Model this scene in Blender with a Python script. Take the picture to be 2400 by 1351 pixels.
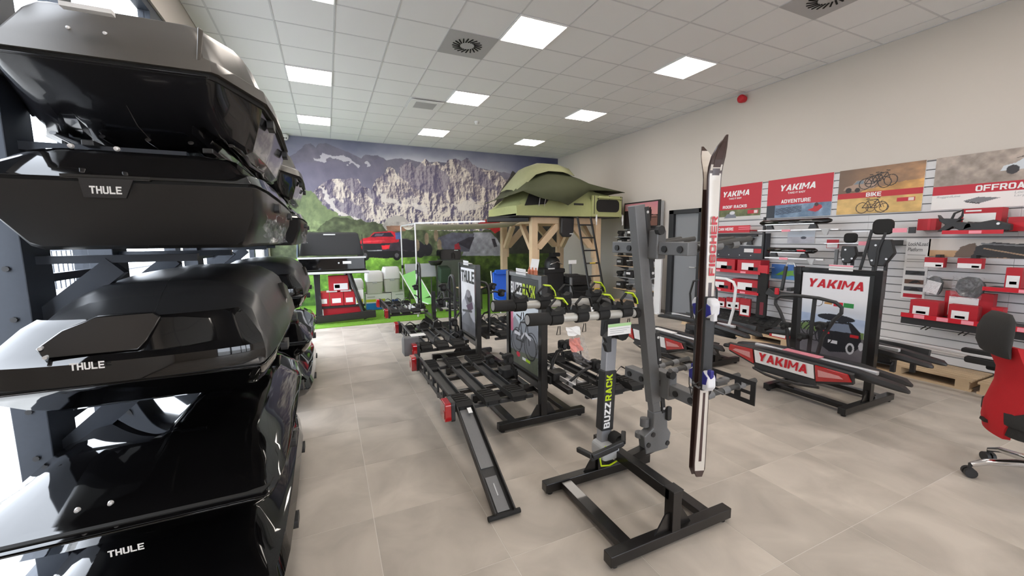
import bpy, bmesh, math, random
import numpy as np
from mathutils import Vector, Matrix

# ------------------------------------------------------------------ camera
scene = bpy.context.scene
for o in list(bpy.data.objects): bpy.data.objects.remove(o)
CAM_R = ((0.90959328, 0.05693138, -0.41158096),
         (-0.4154458, 0.10864769, -0.90310601),
         (-0.00669775, 0.99244874, 0.12247711))
EYE = Vector((0, 0, 1.6))
FPX = 943.44
cam_d = bpy.data.cameras.new('camera')
cam_d.sensor_width = 36; cam_d.sensor_fit = 'HORIZONTAL'; cam_d.lens = FPX/2400*36
cam_d.clip_start = 0.05; cam_d.clip_end = 200
cam = bpy.data.objects.new('camera', cam_d); scene.collection.objects.link(cam)
cam.matrix_world = Matrix.Translation(EYE) @ Matrix(CAM_R).to_4x4()
scene.camera = cam
# ------------------------------------------------------------------ sky and exposure
world = bpy.data.worlds.new('overcast_sky'); scene.world = world
world.use_nodes = True
bg = world.node_tree.nodes['Background']
bg.inputs[0].default_value = (0.85, 0.92, 1.0, 1); bg.inputs[1].default_value = 7.5
LAMP = 14.0          # radiance of the ceiling panels
LAMP_COL = (1.0, 0.91, 0.82)
scene.view_settings.view_transform = 'Standard'; scene.view_settings.look = 'None'
scene.view_settings.gamma = 1; scene.view_settings.use_curve_mapping = False
scene.view_settings.exposure = 0.13

# ------------------------------------------------------------------ helpers
random.seed(4); RNG = np.random.default_rng(7)
COL = scene.collection
def P(x, y, Y):                       # world point at depth Y behind photo position x, y
    d = Matrix(CAM_R) @ Vector((x-1200, -(y-675.5), -FPX)); return EYE + d*(Y/d.y)
def PX(x, y, X):
    d = Matrix(CAM_R) @ Vector((x-1200, -(y-675.5), -FPX)); return EYE + d*(X/d.x)
def PZ(x, y, Z):
    d = Matrix(CAM_R) @ Vector((x-1200, -(y-675.5), -FPX)); return EYE + d*((Z-1.6)/d.z)
V = Vector
def rotz(a): return Matrix.Rotation(math.radians(a), 4, 'Z')
def rot(a, ax): return Matrix.Rotation(math.radians(a), 4, ax)

MATS = {}
def lin(c):
    return tuple(((x/12.92) if x <= .04045 else ((x+.055)/1.055)**2.4) for x in c)
def rgb(r, g, b): return lin((r/255, g/255, b/255))
def mat(name, col, rough=.5, metal=0., var=.05, scale=25., bump=0., coat=0., emit=0., spec=.5, trans=0., pos=False, sheen=0.):
    if name in MATS: return MATS[name]
    m = bpy.data.materials.new(name); m.use_nodes = True
    nt = m.node_tree; b = nt.nodes['Principled BSDF']
    tc = nt.nodes.new('ShaderNodeTexCoord')
    nz = nt.nodes.new('ShaderNodeTexNoise'); nz.inputs['Scale'].default_value = scale; nz.inputs['Detail'].default_value = 4
    if pos:
        g = nt.nodes.new('ShaderNodeNewGeometry'); nt.links.new(g.outputs['Position'], nz.inputs['Vector'])
    else: nt.links.new(tc.outputs['Object'], nz.inputs['Vector'])
    mx = nt.nodes.new('ShaderNodeMix'); mx.data_type = 'RGBA'
    mx.inputs[6].default_value = tuple(max(0, c*(1-var)) for c in col)+(1,)
    mx.inputs[7].default_value = tuple(min(1, c*(1+var)) for c in col)+(1,)
    nt.links.new(nz.outputs['Fac'], mx.inputs[0]); nt.links.new(mx.outputs[2], b.inputs['Base Color'])
    b.inputs['Roughness'].default_value = rough; b.inputs['Metallic'].default_value = metal
    b.inputs['Specular IOR Level'].default_value = spec
    b.inputs['Coat Weight'].default_value = coat; b.inputs['Coat Roughness'].default_value = .03
    b.inputs['Transmission Weight'].default_value = trans
    if sheen: b.inputs['Sheen Weight'].default_value = sheen
    if emit:
        b.inputs['Emission Color'].default_value = tuple(col)+(1,); b.inputs['Emission Strength'].default_value = emit
    if bump:
        bp = nt.nodes.new('ShaderNodeBump'); bp.inputs['Strength'].default_value = bump; bp.inputs['Distance'].default_value = .01
        nt.links.new(nz.outputs['Fac'], bp.inputs['Height']); nt.links.new(bp.outputs['Normal'], b.inputs['Normal'])
    MATS[name] = m; return m

class MB:
    """collects shapes into one mesh"""
    def __init__(s): s.v = []; s.f = []; s.T = None
    def add(s, vs, fs):
        n = len(s.v)
        s.v += [V(p) for p in vs] if s.T is None else [s.T @ V(p) for p in vs]
        s.f += [tuple(i+n for i in q) for q in fs]; return s
    def bx(s, x0, y0, z0, x1, y1, z1):
        return s.add([(x0,y0,z0),(x1,y0,z0),(x1,y1,z0),(x0,y1,z0),(x0,y0,z1),(x1,y0,z1),(x1,y1,z1),(x0,y1,z1)],
                     [(3,2,1,0),(4,5,6,7),(0,1,5,4),(1,2,6,5),(2,3,7,6),(3,0,4,7)])
    def box(s, c, d, M=None):
        ps = [V((i*d[0]/2, j*d[1]/2, k*d[2]/2)) for k in (-1,1) for i, j in ((-1,-1),(1,-1),(1,1),(-1,1))]
        if M is not None: ps = [M @ p for p in ps]
        return s.add([V(c)+p for p in ps], [(3,2,1,0),(4,5,6,7),(0,1,5,4),(1,2,6,5),(2,3,7,6),(3,0,4,7)])
    def bar(s, a, b, w, h, up=(0,0,1), w1=None, h1=None):
        a = V(a); b = V(b); d = (b-a).normalized(); up = V(up)
        if abs(d.dot(up)) > .98: up = V((0,1,0))
        x = d.cross(up).normalized(); y = x.cross(d)
        w1 = w if w1 is None else w1; h1 = h if h1 is None else h1
        vs = [a+x*(i*w/2)+y*(j*h/2) for i, j in ((-1,-1),(1,-1),(1,1),(-1,1))]+[b+x*(i*w1/2)+y*(j*h1/2) for i, j in ((-1,-1),(1,-1),(1,1),(-1,1))]
        return s.add(vs, [(3,2,1,0),(4,5,6,7),(0,1,5,4),(1,2,6,5),(2,3,7,6),(3,0,4,7)])
    def loft(s, rings, caps=True, closed=True):
        n = len(rings[0]); vs = [p for r in rings for p in r]; fs = []
        m = n if closed else n-1
        for k in range(len(rings)-1):
            for i in range(m):
                j = (i+1) % n; fs.append((k*n+i, k*n+j, (k+1)*n+j, (k+1)*n+i))
        if caps and closed: fs += [tuple(range(n))[::-1], tuple((len(rings)-1)*n+i for i in range(n))]
        return s.add(vs, fs)
    def cyl(s, a, b, r, r1=None, n=14):
        a = V(a); b = V(b); r1 = r if r1 is None else r1
        d = (b-a).normalized(); u = d.orthogonal().normalized(); w = d.cross(u)
        ring = lambda c, q: [c+(u*math.cos(t)+w*math.sin(t))*q for t in [2*math.pi*i/n for i in range(n)]]
        return s.loft([ring(a, r), ring(b, r1)])
    def tube(s, pts, r, n=8, closed=False, rs=None, flat=None):
        pts = [V(p) for p in pts]; N = len(pts); rings = []; pu = None
        for i, p in enumerate(pts):
            if closed: d = pts[(i+1) % N]-pts[i-1]
            else: d = pts[min(i+1, N-1)]-pts[max(i-1, 0)]
            d.normalize()
            if pu is None: pu = d.orthogonal().normalized() if flat is None else (V(flat)-d*d.dot(V(flat))).normalized()
            else:
                pu = pu-d*pu.dot(d); pu.normalize()
            w = d.cross(pu); q = rs[i] if rs else r
            qa, qb = q if isinstance(q, tuple) else (q, q)
            rings.append([p+pu*(math.cos(t)*qa)+w*(math.sin(t)*qb) for t in [2*math.pi*(k+.5)/n for k in range(n)]])
        if closed: rings.append(rings[0])
        return s.loft(rings, caps=not closed)
    def prism(s, poly, o, u, v, t):
        """polygon in the frame o,u,v, extruded by t along u x v"""
        o = V(o); u = V(u).normalized(); v = V(v).normalized(); n = u.cross(v)
        return s.loft([[o+u*a+v*b for a, b in poly], [o+u*a+v*b+n*t for a, b in poly]])
    def lathe(s, prof, c=(0,0,0), n=20, ax='z'):
        c = V(c); rings = []
        for r, h in prof:
            rg = []
            for i in range(n):
                t = 2*math.pi*i/n; a, b = r*math.cos(t), r*math.sin(t)
                rg.append(c+V({'z': (a,b,h), 'x': (h,a,b), 'y': (a,h,b)}[ax]))
            rings.append(rg)
        return s.loft(rings)
    def rbox(s, c, d, r, axis='z', n=4):
        """box with rounded corners round one axis"""
        i, j, k = {'z': (0,1,2), 'x': (1,2,0), 'y': (0,2,1)}[axis]
        poly = rrect(d[i], d[j], r, n); rings = []
        for e in (-.5, .5):
            rg = []
            for a, b in poly:
                q = [0,0,0]; q[i] = c[i]+a; q[j] = c[j]+b; q[k] = c[k]+e*d[k]; rg.append(V(q))
            rings.append(rg)
        return s.loft(rings)
    def build(s, name, m, parent=None, smooth=0., bevel=0., kind=None, label=None):
        me = bpy.data.meshes.new(name)
        vs = s.v
        if parent is not None:
            inv = root_inv(parent)
            if inv is not None: vs = [inv @ p for p in vs]
        me.from_pydata([tuple(p) for p in vs], [], s.f); me.update()
        bm = bmesh.new(); bm.from_mesh(me); bmesh.ops.recalc_face_normals(bm, faces=bm.faces); bm.to_mesh(me); bm.free()
        me.materials.append(m)
        if smooth:
            me.shade_smooth()
            me.set_sharp_from_angle(angle=math.radians(smooth))
        o = bpy.data.objects.new(name, me); COL.objects.link(o)
        if parent is not None: o.parent = parent
        if bevel:
            b = o.modifiers.new('bevel', 'BEVEL'); b.width = bevel; b.segments = 2; b.limit_method = 'ANGLE'; b.angle_limit = .7
        if kind: o['kind'] = kind
        if label: o['label'] = label
        return o
def rrect(w, h, r, n=4):
    out = []
    for cx, cy, a0 in ((w/2-r, h/2-r, 0), (-w/2+r, h/2-r, 90), (-w/2+r, -h/2+r, 180), (w/2-r, -h/2+r, 270)):
        for k in range(n+1):
            t = math.radians(a0+90*k/n); out.append((cx+r*math.cos(t), cy+r*math.sin(t)))
    return out
ROOTM = {}
def root_inv(o):
    while o.parent is not None: o = o.parent
    return ROOTM.get(o.name)
def thing(name, label, cat, loc=(0,0,0), rz=0, group=None, local=False):
    """an Empty at a thing's base; parts are given in world coordinates unless local"""
    o = bpy.data.objects.new(name, None); COL.objects.link(o)
    o.location = loc; o.rotation_euler = (0, 0, math.radians(rz)); o.empty_display_size = .1
    o['label'] = label; o['category'] = cat
    if group: o['group'] = group
    if not local:
        ROOTM[o.name] = (Matrix.Translation(V(loc)) @ rotz(rz)).inverted()
    return o
def tag(o, label, cat, group=None):
    o['label'] = label; o['category'] = cat
    if group: o['group'] = group
    return o
def struct(o): o['kind'] = 'structure'; return o
def dup(root, loc=None, rz=None, label=None, group=None):
    def cp(o, par):
        c = o.copy(); COL.objects.link(c); c.parent = par
        for ch in o.children: cp(ch, c)
        return c
    r = cp(root, None)
    if loc is not None: r.location = loc
    if rz is not None: r.rotation_euler = (0, 0, math.radians(rz))
    if label: r['label'] = label
    if group: r['group'] = group
    return r
HEAVY = {'YAKIMA', 'THULE', 'BUZZ', 'RACK', 'ROOF RACKS', 'ADVENTURE', 'SCAN HERE', 'BIKE', 'OFFROAD', 'FISCHER'}
def text(s, o, u, v, w, h, m, parent=None, t=.0015, bold=.02, shear=0., name='lettering'):
    """flat raised lettering fitted into the rectangle o, u*w, v*h"""
    if s in HEAVY: return block(s, o, u, v, w, h, m, parent, t, .22 if s == 'YAKIMA' else 0., name)
    cu = bpy.data.curves.new('txt', 'FONT'); cu.body = s; cu.offset = bold; cu.shear = shear; cu.resolution_u = 3
    ob = bpy.data.objects.new('txt', cu); COL.objects.link(ob)
    dg = bpy.context.evaluated_depsgraph_get(); me = bpy.data.meshes.new_from_object(ob.evaluated_get(dg))
    bpy.data.objects.remove(ob); bpy.data.curves.remove(cu)
    co = [q.co.copy() for q in me.vertices]; fs = [tuple(p.vertices) for p in me.polygons]; bpy.data.meshes.remove(me)
    x0 = min(c.x for c in co); x1 = max(c.x for c in co); y0 = min(c.y for c in co); y1 = max(c.y for c in co)
    o = V(o); u = V(u).normalized(); v = V(v).normalized(); n = u.cross(v)
    vs = [o+u*((c.x-x0)/(x1-x0)*w)+v*((c.y-y0)/(y1-y0)*h)+n*t for c in co]
    b = MB(); b.v = vs; b.f = fs
    return b.build(name, m, parent)


# ---- heavy block lettering
def _r(a, b, c, d): return [(a,b),(c,b),(c,d),(a,d)]
_L = _r(0,0,.28,1); _TB = _r(.2,.8,1,1); _BB = _r(.2,0,1,.2)
_CT = [(0,.82),(.16,1),(.84,1),(1,.82),(1,.62),(.72,.62),(.72,.8),(.28,.8),(0,.7)]; _CB = [(x,1-y) for x, y in _CT][::-1]
GLY = {'A': [[(0,0),(.28,0),(.64,1),(.36,1)],[(1,0),(.72,0),(.36,1),(.64,1)],[(.2,.18),(.8,.18),(.74,.38),(.26,.38)]],
 'B': [_L,_r(.2,0,.8,.19),_r(.2,.41,.8,.6),_r(.2,.81,.8,1),[(.68,.5),(.86,.5),(.96,.62),(.96,.88),(.8,1),(.68,.9)],[(.68,.5),(.88,.54),(1,.42),(1,.12),(.8,0),(.7,.1)]],
 'C': [_r(0,.15,.28,.85),_CT,_CB], 'D': [_L,_r(.2,0,.8,.2),_r(.2,.8,.8,1),[(.72,.1),(.8,0),(1,.18),(1,.82),(.8,1),(.72,.9)]],
 'E': [_L,_TB,_BB,_r(.2,.41,.92,.6)], 'F': [_L,_TB,_r(.2,.38,.9,.57)], 'H': [_L,_r(.72,0,1,1),_r(.2,.39,.8,.61)], 'I': [_r(.0,0,.32,1)],
 'K': [_L,[(.22,.34),(.66,1),(1,1),(.48,.26)],[(.34,.50),(.56,.68),(1.02,0),(.68,0)]], 'L': [_L,_BB],
 'M': [_r(0,0,.23,1),_r(.92,0,1.15,1),[(0,1),(.26,1),(.66,.28),(.49,.28)],[(1.15,1),(.89,1),(.49,.28),(.66,.28)]],
 'N': [_L,_r(.74,0,1,1),[(0,1),(.3,1),(1,0),(.7,0)]], 'O': [[(0,.18),(.28,.25),(.28,.75),(0,.82)],[(0,.82),(.28,.75),(.34,.8),(.66,.8),(.72,.75),(1,.82),(.82,1),(.18,1)],[(.72,.25),(1,.18),(1,.82),(.72,.75)],[(0,.18),(.18,0),(.82,0),(1,.18),(.72,.25),(.66,.2),(.34,.2),(.28,.25)]],
 'R': [_L,_r(.2,.36,.76,.55),_r(.2,.81,.8,1),[(.68,.38),(.84,.38),(.97,.52),(.97,.86),(.82,1),(.68,.9)],[(.46,.4),(.74,.42),(1.02,0),(.72,0)]],
 'S': [[(0,.82),(.16,1),(.84,1),(1,.82),(1,.68),(.73,.68),(.73,.81),(.27,.81)],_r(0,.5,.27,.86),[(0,.5),(.12,.41),(1,.41),(.9,.6),(0,.6)],_r(.73,.14,1,.5),[(0,.18),(.16,0),(.84,0),(1,.18),(.73,.19),(.27,.19),(.27,.32),(0,.32)]],
 'T': [_r(0,.79,1,1),_r(.35,0,.65,.85)], 'U': [_r(0,.15,.28,1),_r(.72,.15,1,1),[(0,.18),(.18,0),(.82,0),(1,.18),(.72,.24),(.66,.2),(.34,.2),(.28,.24)]],
 'V': [[(0,1),(.3,1),(.63,0),(.37,0)],[(1,1),(.7,1),(.37,0),(.63,0)]], 'Y': [[(0,1),(.32,1),(.65,.38),(.35,.38)],[(1,1),(.68,1),(.35,.38),(.65,.38)],_r(.35,0,.65,.42)],
 'Z': [_r(0,.8,1,1),_r(0,0,1,.2),[(.62,.82),(1,.82),(.38,.18),(0,.18)]]}
def block(s, o, u, v, w, h, m, parent=None, t=.0015, shear=0., name='lettering', gap=.12):
    adv = 0; pos = []
    for c in s:
        pos.append(adv); adv += {' ': .45, 'I': .32, 'M': 1.15}.get(c, 1.)+(gap if c != ' ' else 0)
    adv -= gap; k = (w-shear*h)/adv; o = V(o); u = V(u).normalized(); v = V(v).normalized(); n = u.cross(v); b = MB()
    for c, p in zip(s, pos):
        for j, q in enumerate(GLY.get(c, [])):
            i = len(b.v); b.v += [o+u*((p+x)*k+shear*y*h)+v*(y*h)+n*(t+.0004*j) for x, y in q]; b.f.append(tuple(range(i, i+len(q))))
    return b.build(name, m, parent)

# ---- flat print: colours painted into a fine grid
def vnoise(x, y, seed=0):
    r = np.random.default_rng(seed); g = r.random((257, 257))
    xi = np.floor(x).astype(int); yi = np.floor(y).astype(int); fx = x-xi; fy = y-yi
    fx = fx*fx*(3-2*fx); fy = fy*fy*(3-2*fy); xi %= 256; yi %= 256
    return (g[yi, xi]*(1-fx)+g[yi, xi+1]*fx)*(1-fy)+(g[yi+1, xi]*(1-fx)+g[yi+1, xi+1]*fx)*fy
def fbm(x, y, oct=5, seed=0, ridge=False):
    a = 0; amp = .5; tot = 0
    for k in range(oct):
        n = vnoise(x*2**k, y*2**k, seed+k)
        if ridge: n = 1-abs(2*n-1)
        a = a+n*amp; tot += amp; amp *= .5
    return a/tot
class Img:
    def __init__(s, w, h, nx, ny, col=(255,255,255)):
        s.w, s.h, s.nx, s.ny = w, h, nx, ny
        s.x, s.y = np.meshgrid(np.linspace(0, w, nx), np.linspace(0, h, ny))
        s.c = np.zeros((ny, nx, 3)); s.c[:] = np.array(col)/255.
    def fill(s, m, col, a=1.):
        col = np.array(col)/255. if not (isinstance(col, np.ndarray) and col.ndim == 3) else col/255.
        m = (np.asarray(m, float)*a)[..., None]; s.c = s.c*(1-m)+col*m; return s
    def inpoly(s, pts, jit=0, sc=1, seed=0):
        x = s.x; y = s.y
        if jit: x = x+(fbm(s.x*sc, s.y*sc, 4, seed)-.5)*jit; y = y+(fbm(s.x*sc, s.y*sc, 4, seed+9)-.5)*jit
        ins = np.zeros(x.shape, bool); n = len(pts)
        for i in range(n):
            x0, y0 = pts[i]; x1, y1 = pts[(i+1) % n]
            if y0 == y1: continue
            ins ^= ((y0 > y) != (y1 > y)) & (x < (x1-x0)*(y-y0)/(y1-y0)+x0)
        return ins
    def poly(s, pts, col, a=1., **k): return s.fill(s.inpoly(pts, **k), col, a)
    def rect(s, x0, y0, x1, y1, col, a=1.): return s.fill((s.x >= x0)&(s.x <= x1)&(s.y >= y0)&(s.y <= y1), col, a)
    def ell(s, cx, cy, rx, ry, col, a=1.): return s.fill(((s.x-cx)/rx)**2+((s.y-cy)/ry)**2 <= 1, col, a)
    def ring(s, cx, cy, r, t, col): 
        d = np.hypot(s.x-cx, s.y-cy); return s.fill(abs(d-r) <= t/2, col)
    def line(s, a, b, t, col):
        dx, dy = b[0]-a[0], b[1]-a[1]; L = dx*dx+dy*dy+1e-12
        q = np.clip(((s.x-a[0])*dx+(s.y-a[1])*dy)/L, 0, 1)
        return s.fill(np.hypot(s.x-a[0]-q*dx, s.y-a[1]-q*dy) <= t/2, col)
    def build(s, name, o, u, v, parent=None, rough=.45):
        m = MATS.get('print_%.2f' % rough)
        if m is None:
            m = mat('print_%.2f' % rough, (.5,.5,.5), rough); nt = m.node_tree
            at = nt.nodes.new('ShaderNodeAttribute'); at.attribute_name = 'Col'
            nt.links.new(at.outputs['Color'], nt.nodes['Principled BSDF'].inputs['Base Color'])
        o = V(o); u = V(u).normalized(); v = V(v).normalized()
        inv = root_inv(parent) if parent is not None else None
        if inv is not None:
            o = inv @ o; u = inv.to_3x3() @ u; v = inv.to_3x3() @ v
        co = np.array(o)[None, None]+s.x[..., None]*np.array(u)+s.y[..., None]*np.array(v)
        nx, ny = s.nx, s.ny; i = np.arange(nx*ny).reshape(ny, nx)
        q = np.stack([i[:-1, :-1], i[:-1, 1:], i[1:, 1:], i[1:, :-1]], -1).reshape(-1, 4)
        me = bpy.data.meshes.new(name); me.vertices.add(nx*ny); me.vertices.foreach_set('co', co.reshape(-1).astype(np.float32))
        me.loops.add(q.size); me.loops.foreach_set('vertex_index', q.reshape(-1).astype(np.int32))
        me.polygons.add(len(q)); me.polygons.foreach_set('loop_start', np.arange(0, q.size, 4).astype(np.int32))
        me.update(); me.validate()
        at = me.color_attributes.new('Col', 'FLOAT_COLOR', 'POINT')
        c = np.clip(s.c, 0, 1); c = np.where(c <= .04045, c/12.92, ((c+.055)/1.055)**2.4)
        rgba = np.ones((ny*nx, 4), np.float32); rgba[:, :3] = c.reshape(-1, 3); at.data.foreach_set('color', rgba.reshape(-1))
        me.materials.append(m)
        ob = bpy.data.objects.new(name, me); COL.objects.link(ob)
        if parent is not None: ob.parent = parent
        return ob

# ------------------------------------------------------------------ shared materials
BLK = mat('black_steel', (.012,.011,.011), .32, .3, .2, 40, coat=.3)
BLKP = mat('black_plastic', (.022,.022,.023), .45, 0, .15, 60, bump=.05)
RUB = mat('black_rubber', (.012,.012,.012), .8, 0, .1, 40)
GLOSS = mat('gloss_black', (.004,.004,.0045), .045, 0, .1, 10, coat=.25, spec=.5)
TITAN = mat('matte_titan', (.062,.058,.053), .34, .35, .06, 160, bump=.02)
DKPL = mat('dark_textured_plastic', (.018,.018,.02), .42, 0, .1, 200, bump=.06)
ALU = mat('brushed_aluminium', (.74,.74,.75), .35, .45, .05, 60)
CHROME = mat('chrome', (.8,.8,.82), .1, 1., .03, 20)
GREY = mat('grey_powder_coat', (.165,.167,.172), .42, .2, .06, 80)
LGREY = mat('light_grey_plastic', (.45,.46,.47), .45, 0, .05, 60)
WHITE = mat('white_paint', (.80,.80,.80), .5, 0, .02, 20)
PAPER = mat('white_paper', (.82,.82,.82), .6, 0, .03, 60)
RED = mat('red_print', rgb(196,22,40), .42, 0, .05, 20)
REDB = mat('red_carton', rgb(178,26,40), .5, 0, .08, 15)
PINK = mat('pink_tag', rgb(240,150,165), .5, 0, .05, 40)
LIME = mat('lime_rubber', rgb(196,222,20), .45, 0, .05, 40)
TAIL = mat('red_tail_lens', (.42,.008,.012), .08, 0, .25, 90, coat=.8)
TAILW = mat('clear_tail_lens', (.62,.26,.26), .1, 0, .2, 120, coat=.8)
WHITEP = mat('white_print', (.86,.86,.86), .45, 0, .02, 40)
BLACKP = mat('black_print', (.012,.012,.012), .5, 0, .1, 40)
PINE = mat('pine_wood', rgb(222,194,158), .55, 0, .14, 6, bump=.05)
# ================================================================== the room
RW = 6.45; BW = 10.77; LW = -1.2; CZ = 3.97; FY = -5.0
plaster = mat('wall_plaster', rgb(206,199,191), .85, 0, .015, 3, bump=.02)
tilem = mat('ceiling_mineral_tile', rgb(232,232,232), .9, 0, .03, 220, bump=.08)
gridm = mat('ceiling_grid_metal', rgb(205,205,207), .45, 0, .02, 30)
frame_grey = mat('anthracite_window_frame', (.035,.042,.055), .45, .2, .05, 40)
# floor
struct(MB().bx(LW-.1, FY, -.12, RW+.1, BW+.1, -.001).build('floor', mat('floor_grout', rgb(214,209,202), .8)))
floor = bpy.data.objects['floor']
def tile_mat():
    m = bpy.data.materials.new('stone_floor_tile'); m.use_nodes = True; nt = m.node_tree; b = nt.nodes['Principled BSDF']
    L = nt.links.new; N = nt.nodes.new
    g = N('ShaderNodeNewGeometry'); oi = N('ShaderNodeObjectInfo')
    off = N('ShaderNodeVectorMath'); off.operation = 'SCALE'; off.inputs['Scale'].default_value = 9
    cb = N('ShaderNodeCombineXYZ'); L(oi.outputs['Random'], cb.inputs[0]); L(oi.outputs['Random'], cb.inputs[1]); L(cb.outputs[0], off.inputs[0])
    ad = N('ShaderNodeVectorMath'); ad.operation = 'ADD'; L(g.outputs['Position'], ad.inputs[0]); L(off.outputs[0], ad.inputs[1])
    n1 = N('ShaderNodeTexNoise'); n1.inputs['Scale'].default_value = 2.6; n1.inputs['Detail'].default_value = 7; n1.inputs['Distortion'].default_value = .6
    L(ad.outputs[0], n1.inputs['Vector'])
    n2 = N('ShaderNodeTexNoise'); n2.inputs['Scale'].default_value = 60; n2.inputs['Detail'].default_value = 3; L(g.outputs['Position'], n2.inputs['Vector'])
    r = N('ShaderNodeValToRGB'); r.color_ramp.elements[0].position = .3; r.color_ramp.elements[1].position = .68
    r.color_ramp.elements[0].color = rgb(168,160,150)+(1,); r.color_ramp.elements[1].color = rgb(200,191,180)+(1,)
    L(n1.outputs['Fac'], r.inputs[0])
    mr = N('ShaderNodeMapRange'); L(oi.outputs['Random'], mr.inputs[0]); mr.inputs[3].default_value = .93; mr.inputs[4].default_value = 1.05
    mm = N('ShaderNodeMix'); mm.data_type = 'RGBA'; mm.blend_type = 'MULTIPLY'; mm.inputs[0].default_value = 1
    cc = N('ShaderNodeCombineColor'); [L(mr.outputs[0], cc.inputs[i]) for i in range(3)]
    L(r.outputs[0], mm.inputs[6]); L(cc.outputs[0], mm.inputs[7]); L(mm.outputs[2], b.inputs['Base Color'])
    rr = N('ShaderNodeMapRange'); L(n1.outputs['Fac'], rr.inputs[0]); rr.inputs[3].default_value = .42; rr.inputs[4].default_value = .62; L(rr.outputs[0], b.inputs['Roughness'])
    bp = N('ShaderNodeBump'); bp.inputs['Strength'].default_value = .03; L(n2.outputs['Fac'], bp.inputs['Height']); L(bp.outputs[0], b.inputs['Normal'])
    return m
TM = tile_mat(); first = None
for i in range(-3, 12):
    for j in range(-3, 12):
        x, y = .155+.6*i, 1.69+.6*j
        x0, x1 = max(x, LW), min(x+.6, RW); y0, y1 = y, min(y+.6, 8.0)
        if x1-x0 < .02 or y1-y0 < .02: continue
        full = x1-x0 > .599 and y1-y0 > .599
        if full and first is not None:
            o = first.copy(); COL.objects.link(o)
        else:
            o = MB().bx(.0018, .0018, -.008, x1-x0-.0018, y1-y0-.0018, 0).build('floor_tile', TM, floor)
            if full: first = o
        o.parent = floor; o.location = (x0, y0, 0)
MB().bx(LW, FY, -.008, RW, -.112, 0).build('floor_slab', TM, floor)
MB().bx(LW, 8.0, -.008, RW, BW, 0).build('floor_slab', TM, floor)
# walls
struct(MB().bx(RW, FY, 0, RW+.15, BW, CZ+.2).build('wall_right', plaster))
struct(MB().bx(LW-.1, BW, 0, RW+.15, BW+.15, CZ+.2).build('wall_back', plaster))
struct(MB().bx(LW-.1, FY-.15, 0, .8, FY, CZ+.2).bx(.8, FY-.15, 3.2, 5.7, FY, CZ+.2).bx(5.7, FY-.15, 0, RW+.15, FY, CZ+.2).build('wall_front', plaster))  # opening made for the added windows behind the camera
wl = MB().bx(LW-.15, FY, 3.55, LW, BW, CZ+.2).bx(LW-.15, FY, 0, LW, 1.75, 3.55).bx(LW-.15, BW-.12, 0, LW, BW, 3.55).bx(LW-.15, FY, -.1, LW, BW, .06).build('wall_left', plaster); struct(wl)
struct(MB().bx(5.9, 7.98, 0, RW, 7.99, .06).build('trim_1', plaster)) if False else None
# grey skirting
struct(MB().bx(RW-.012, 5.45, 0, RW, BW, .07).build('baseboard_right', mat('grey_skirting', rgb(150,146,140), .6)))
# ceiling
ceil = struct(MB().bx(LW, FY, CZ+.02, RW, BW, CZ+.1).build('ceiling', tilem))
lamps = [(x, y) for x in (-.39, 2.01, 4.41) for y in (-3.06, -.66, 1.74, 4.14, 6.54, 8.94)]
swirls = [(1.41, 4.74), (4.41, 2.34)]; grilles = [(1.41, 7.14)]
skip = {(round(x, 2), round(y, 2)) for x, y in lamps+swirls+grilles}
first = None; xs = [LW]+[-.99+.6*k for k in range(13)]+[RW]; ys = [1.74+.6*k for k in range(16)]+[BW]
for a in range(len(xs)-1):
    for b_ in range(len(ys)-1):
        x0, x1, y0, y1 = xs[a], xs[a+1], ys[b_], ys[b_+1]
        if (round(x0, 2), round(y0, 2)) in skip: continue
        full = abs(x1-x0-.6) < 1e-3 and abs(y1-y0-.6) < 1e-3
        if full and first is not None: o = first.copy(); COL.objects.link(o); o.parent = ceil
        else:
            o = MB().bx(.006, .006, 0, x1-x0-.006, y1-y0-.006, .018).build('ceiling_tile', tilem, ceil)
            if full: first = o
        o.location = (x0, y0, CZ)
for x in xs[1:-1]: MB().bx(x-.009, FY, CZ-.004, x+.009, BW, CZ+.016).build('ceiling_runner', gridm, ceil)
for y in ys[:-1]: MB().bx(LW, y-.009, CZ-.003, RW, y+.009, CZ+.015).build('ceiling_cross_tee', gridm, ceil)
MB().bx(RW-.02, FY, CZ-.006, RW, BW, CZ+.015).build('ceiling_edge_trim', gridm, ceil)
MB().bx(LW, BW-.02, CZ-.006, RW, BW, CZ+.015).build('ceiling_edge_trim', gridm, ceil)
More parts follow.
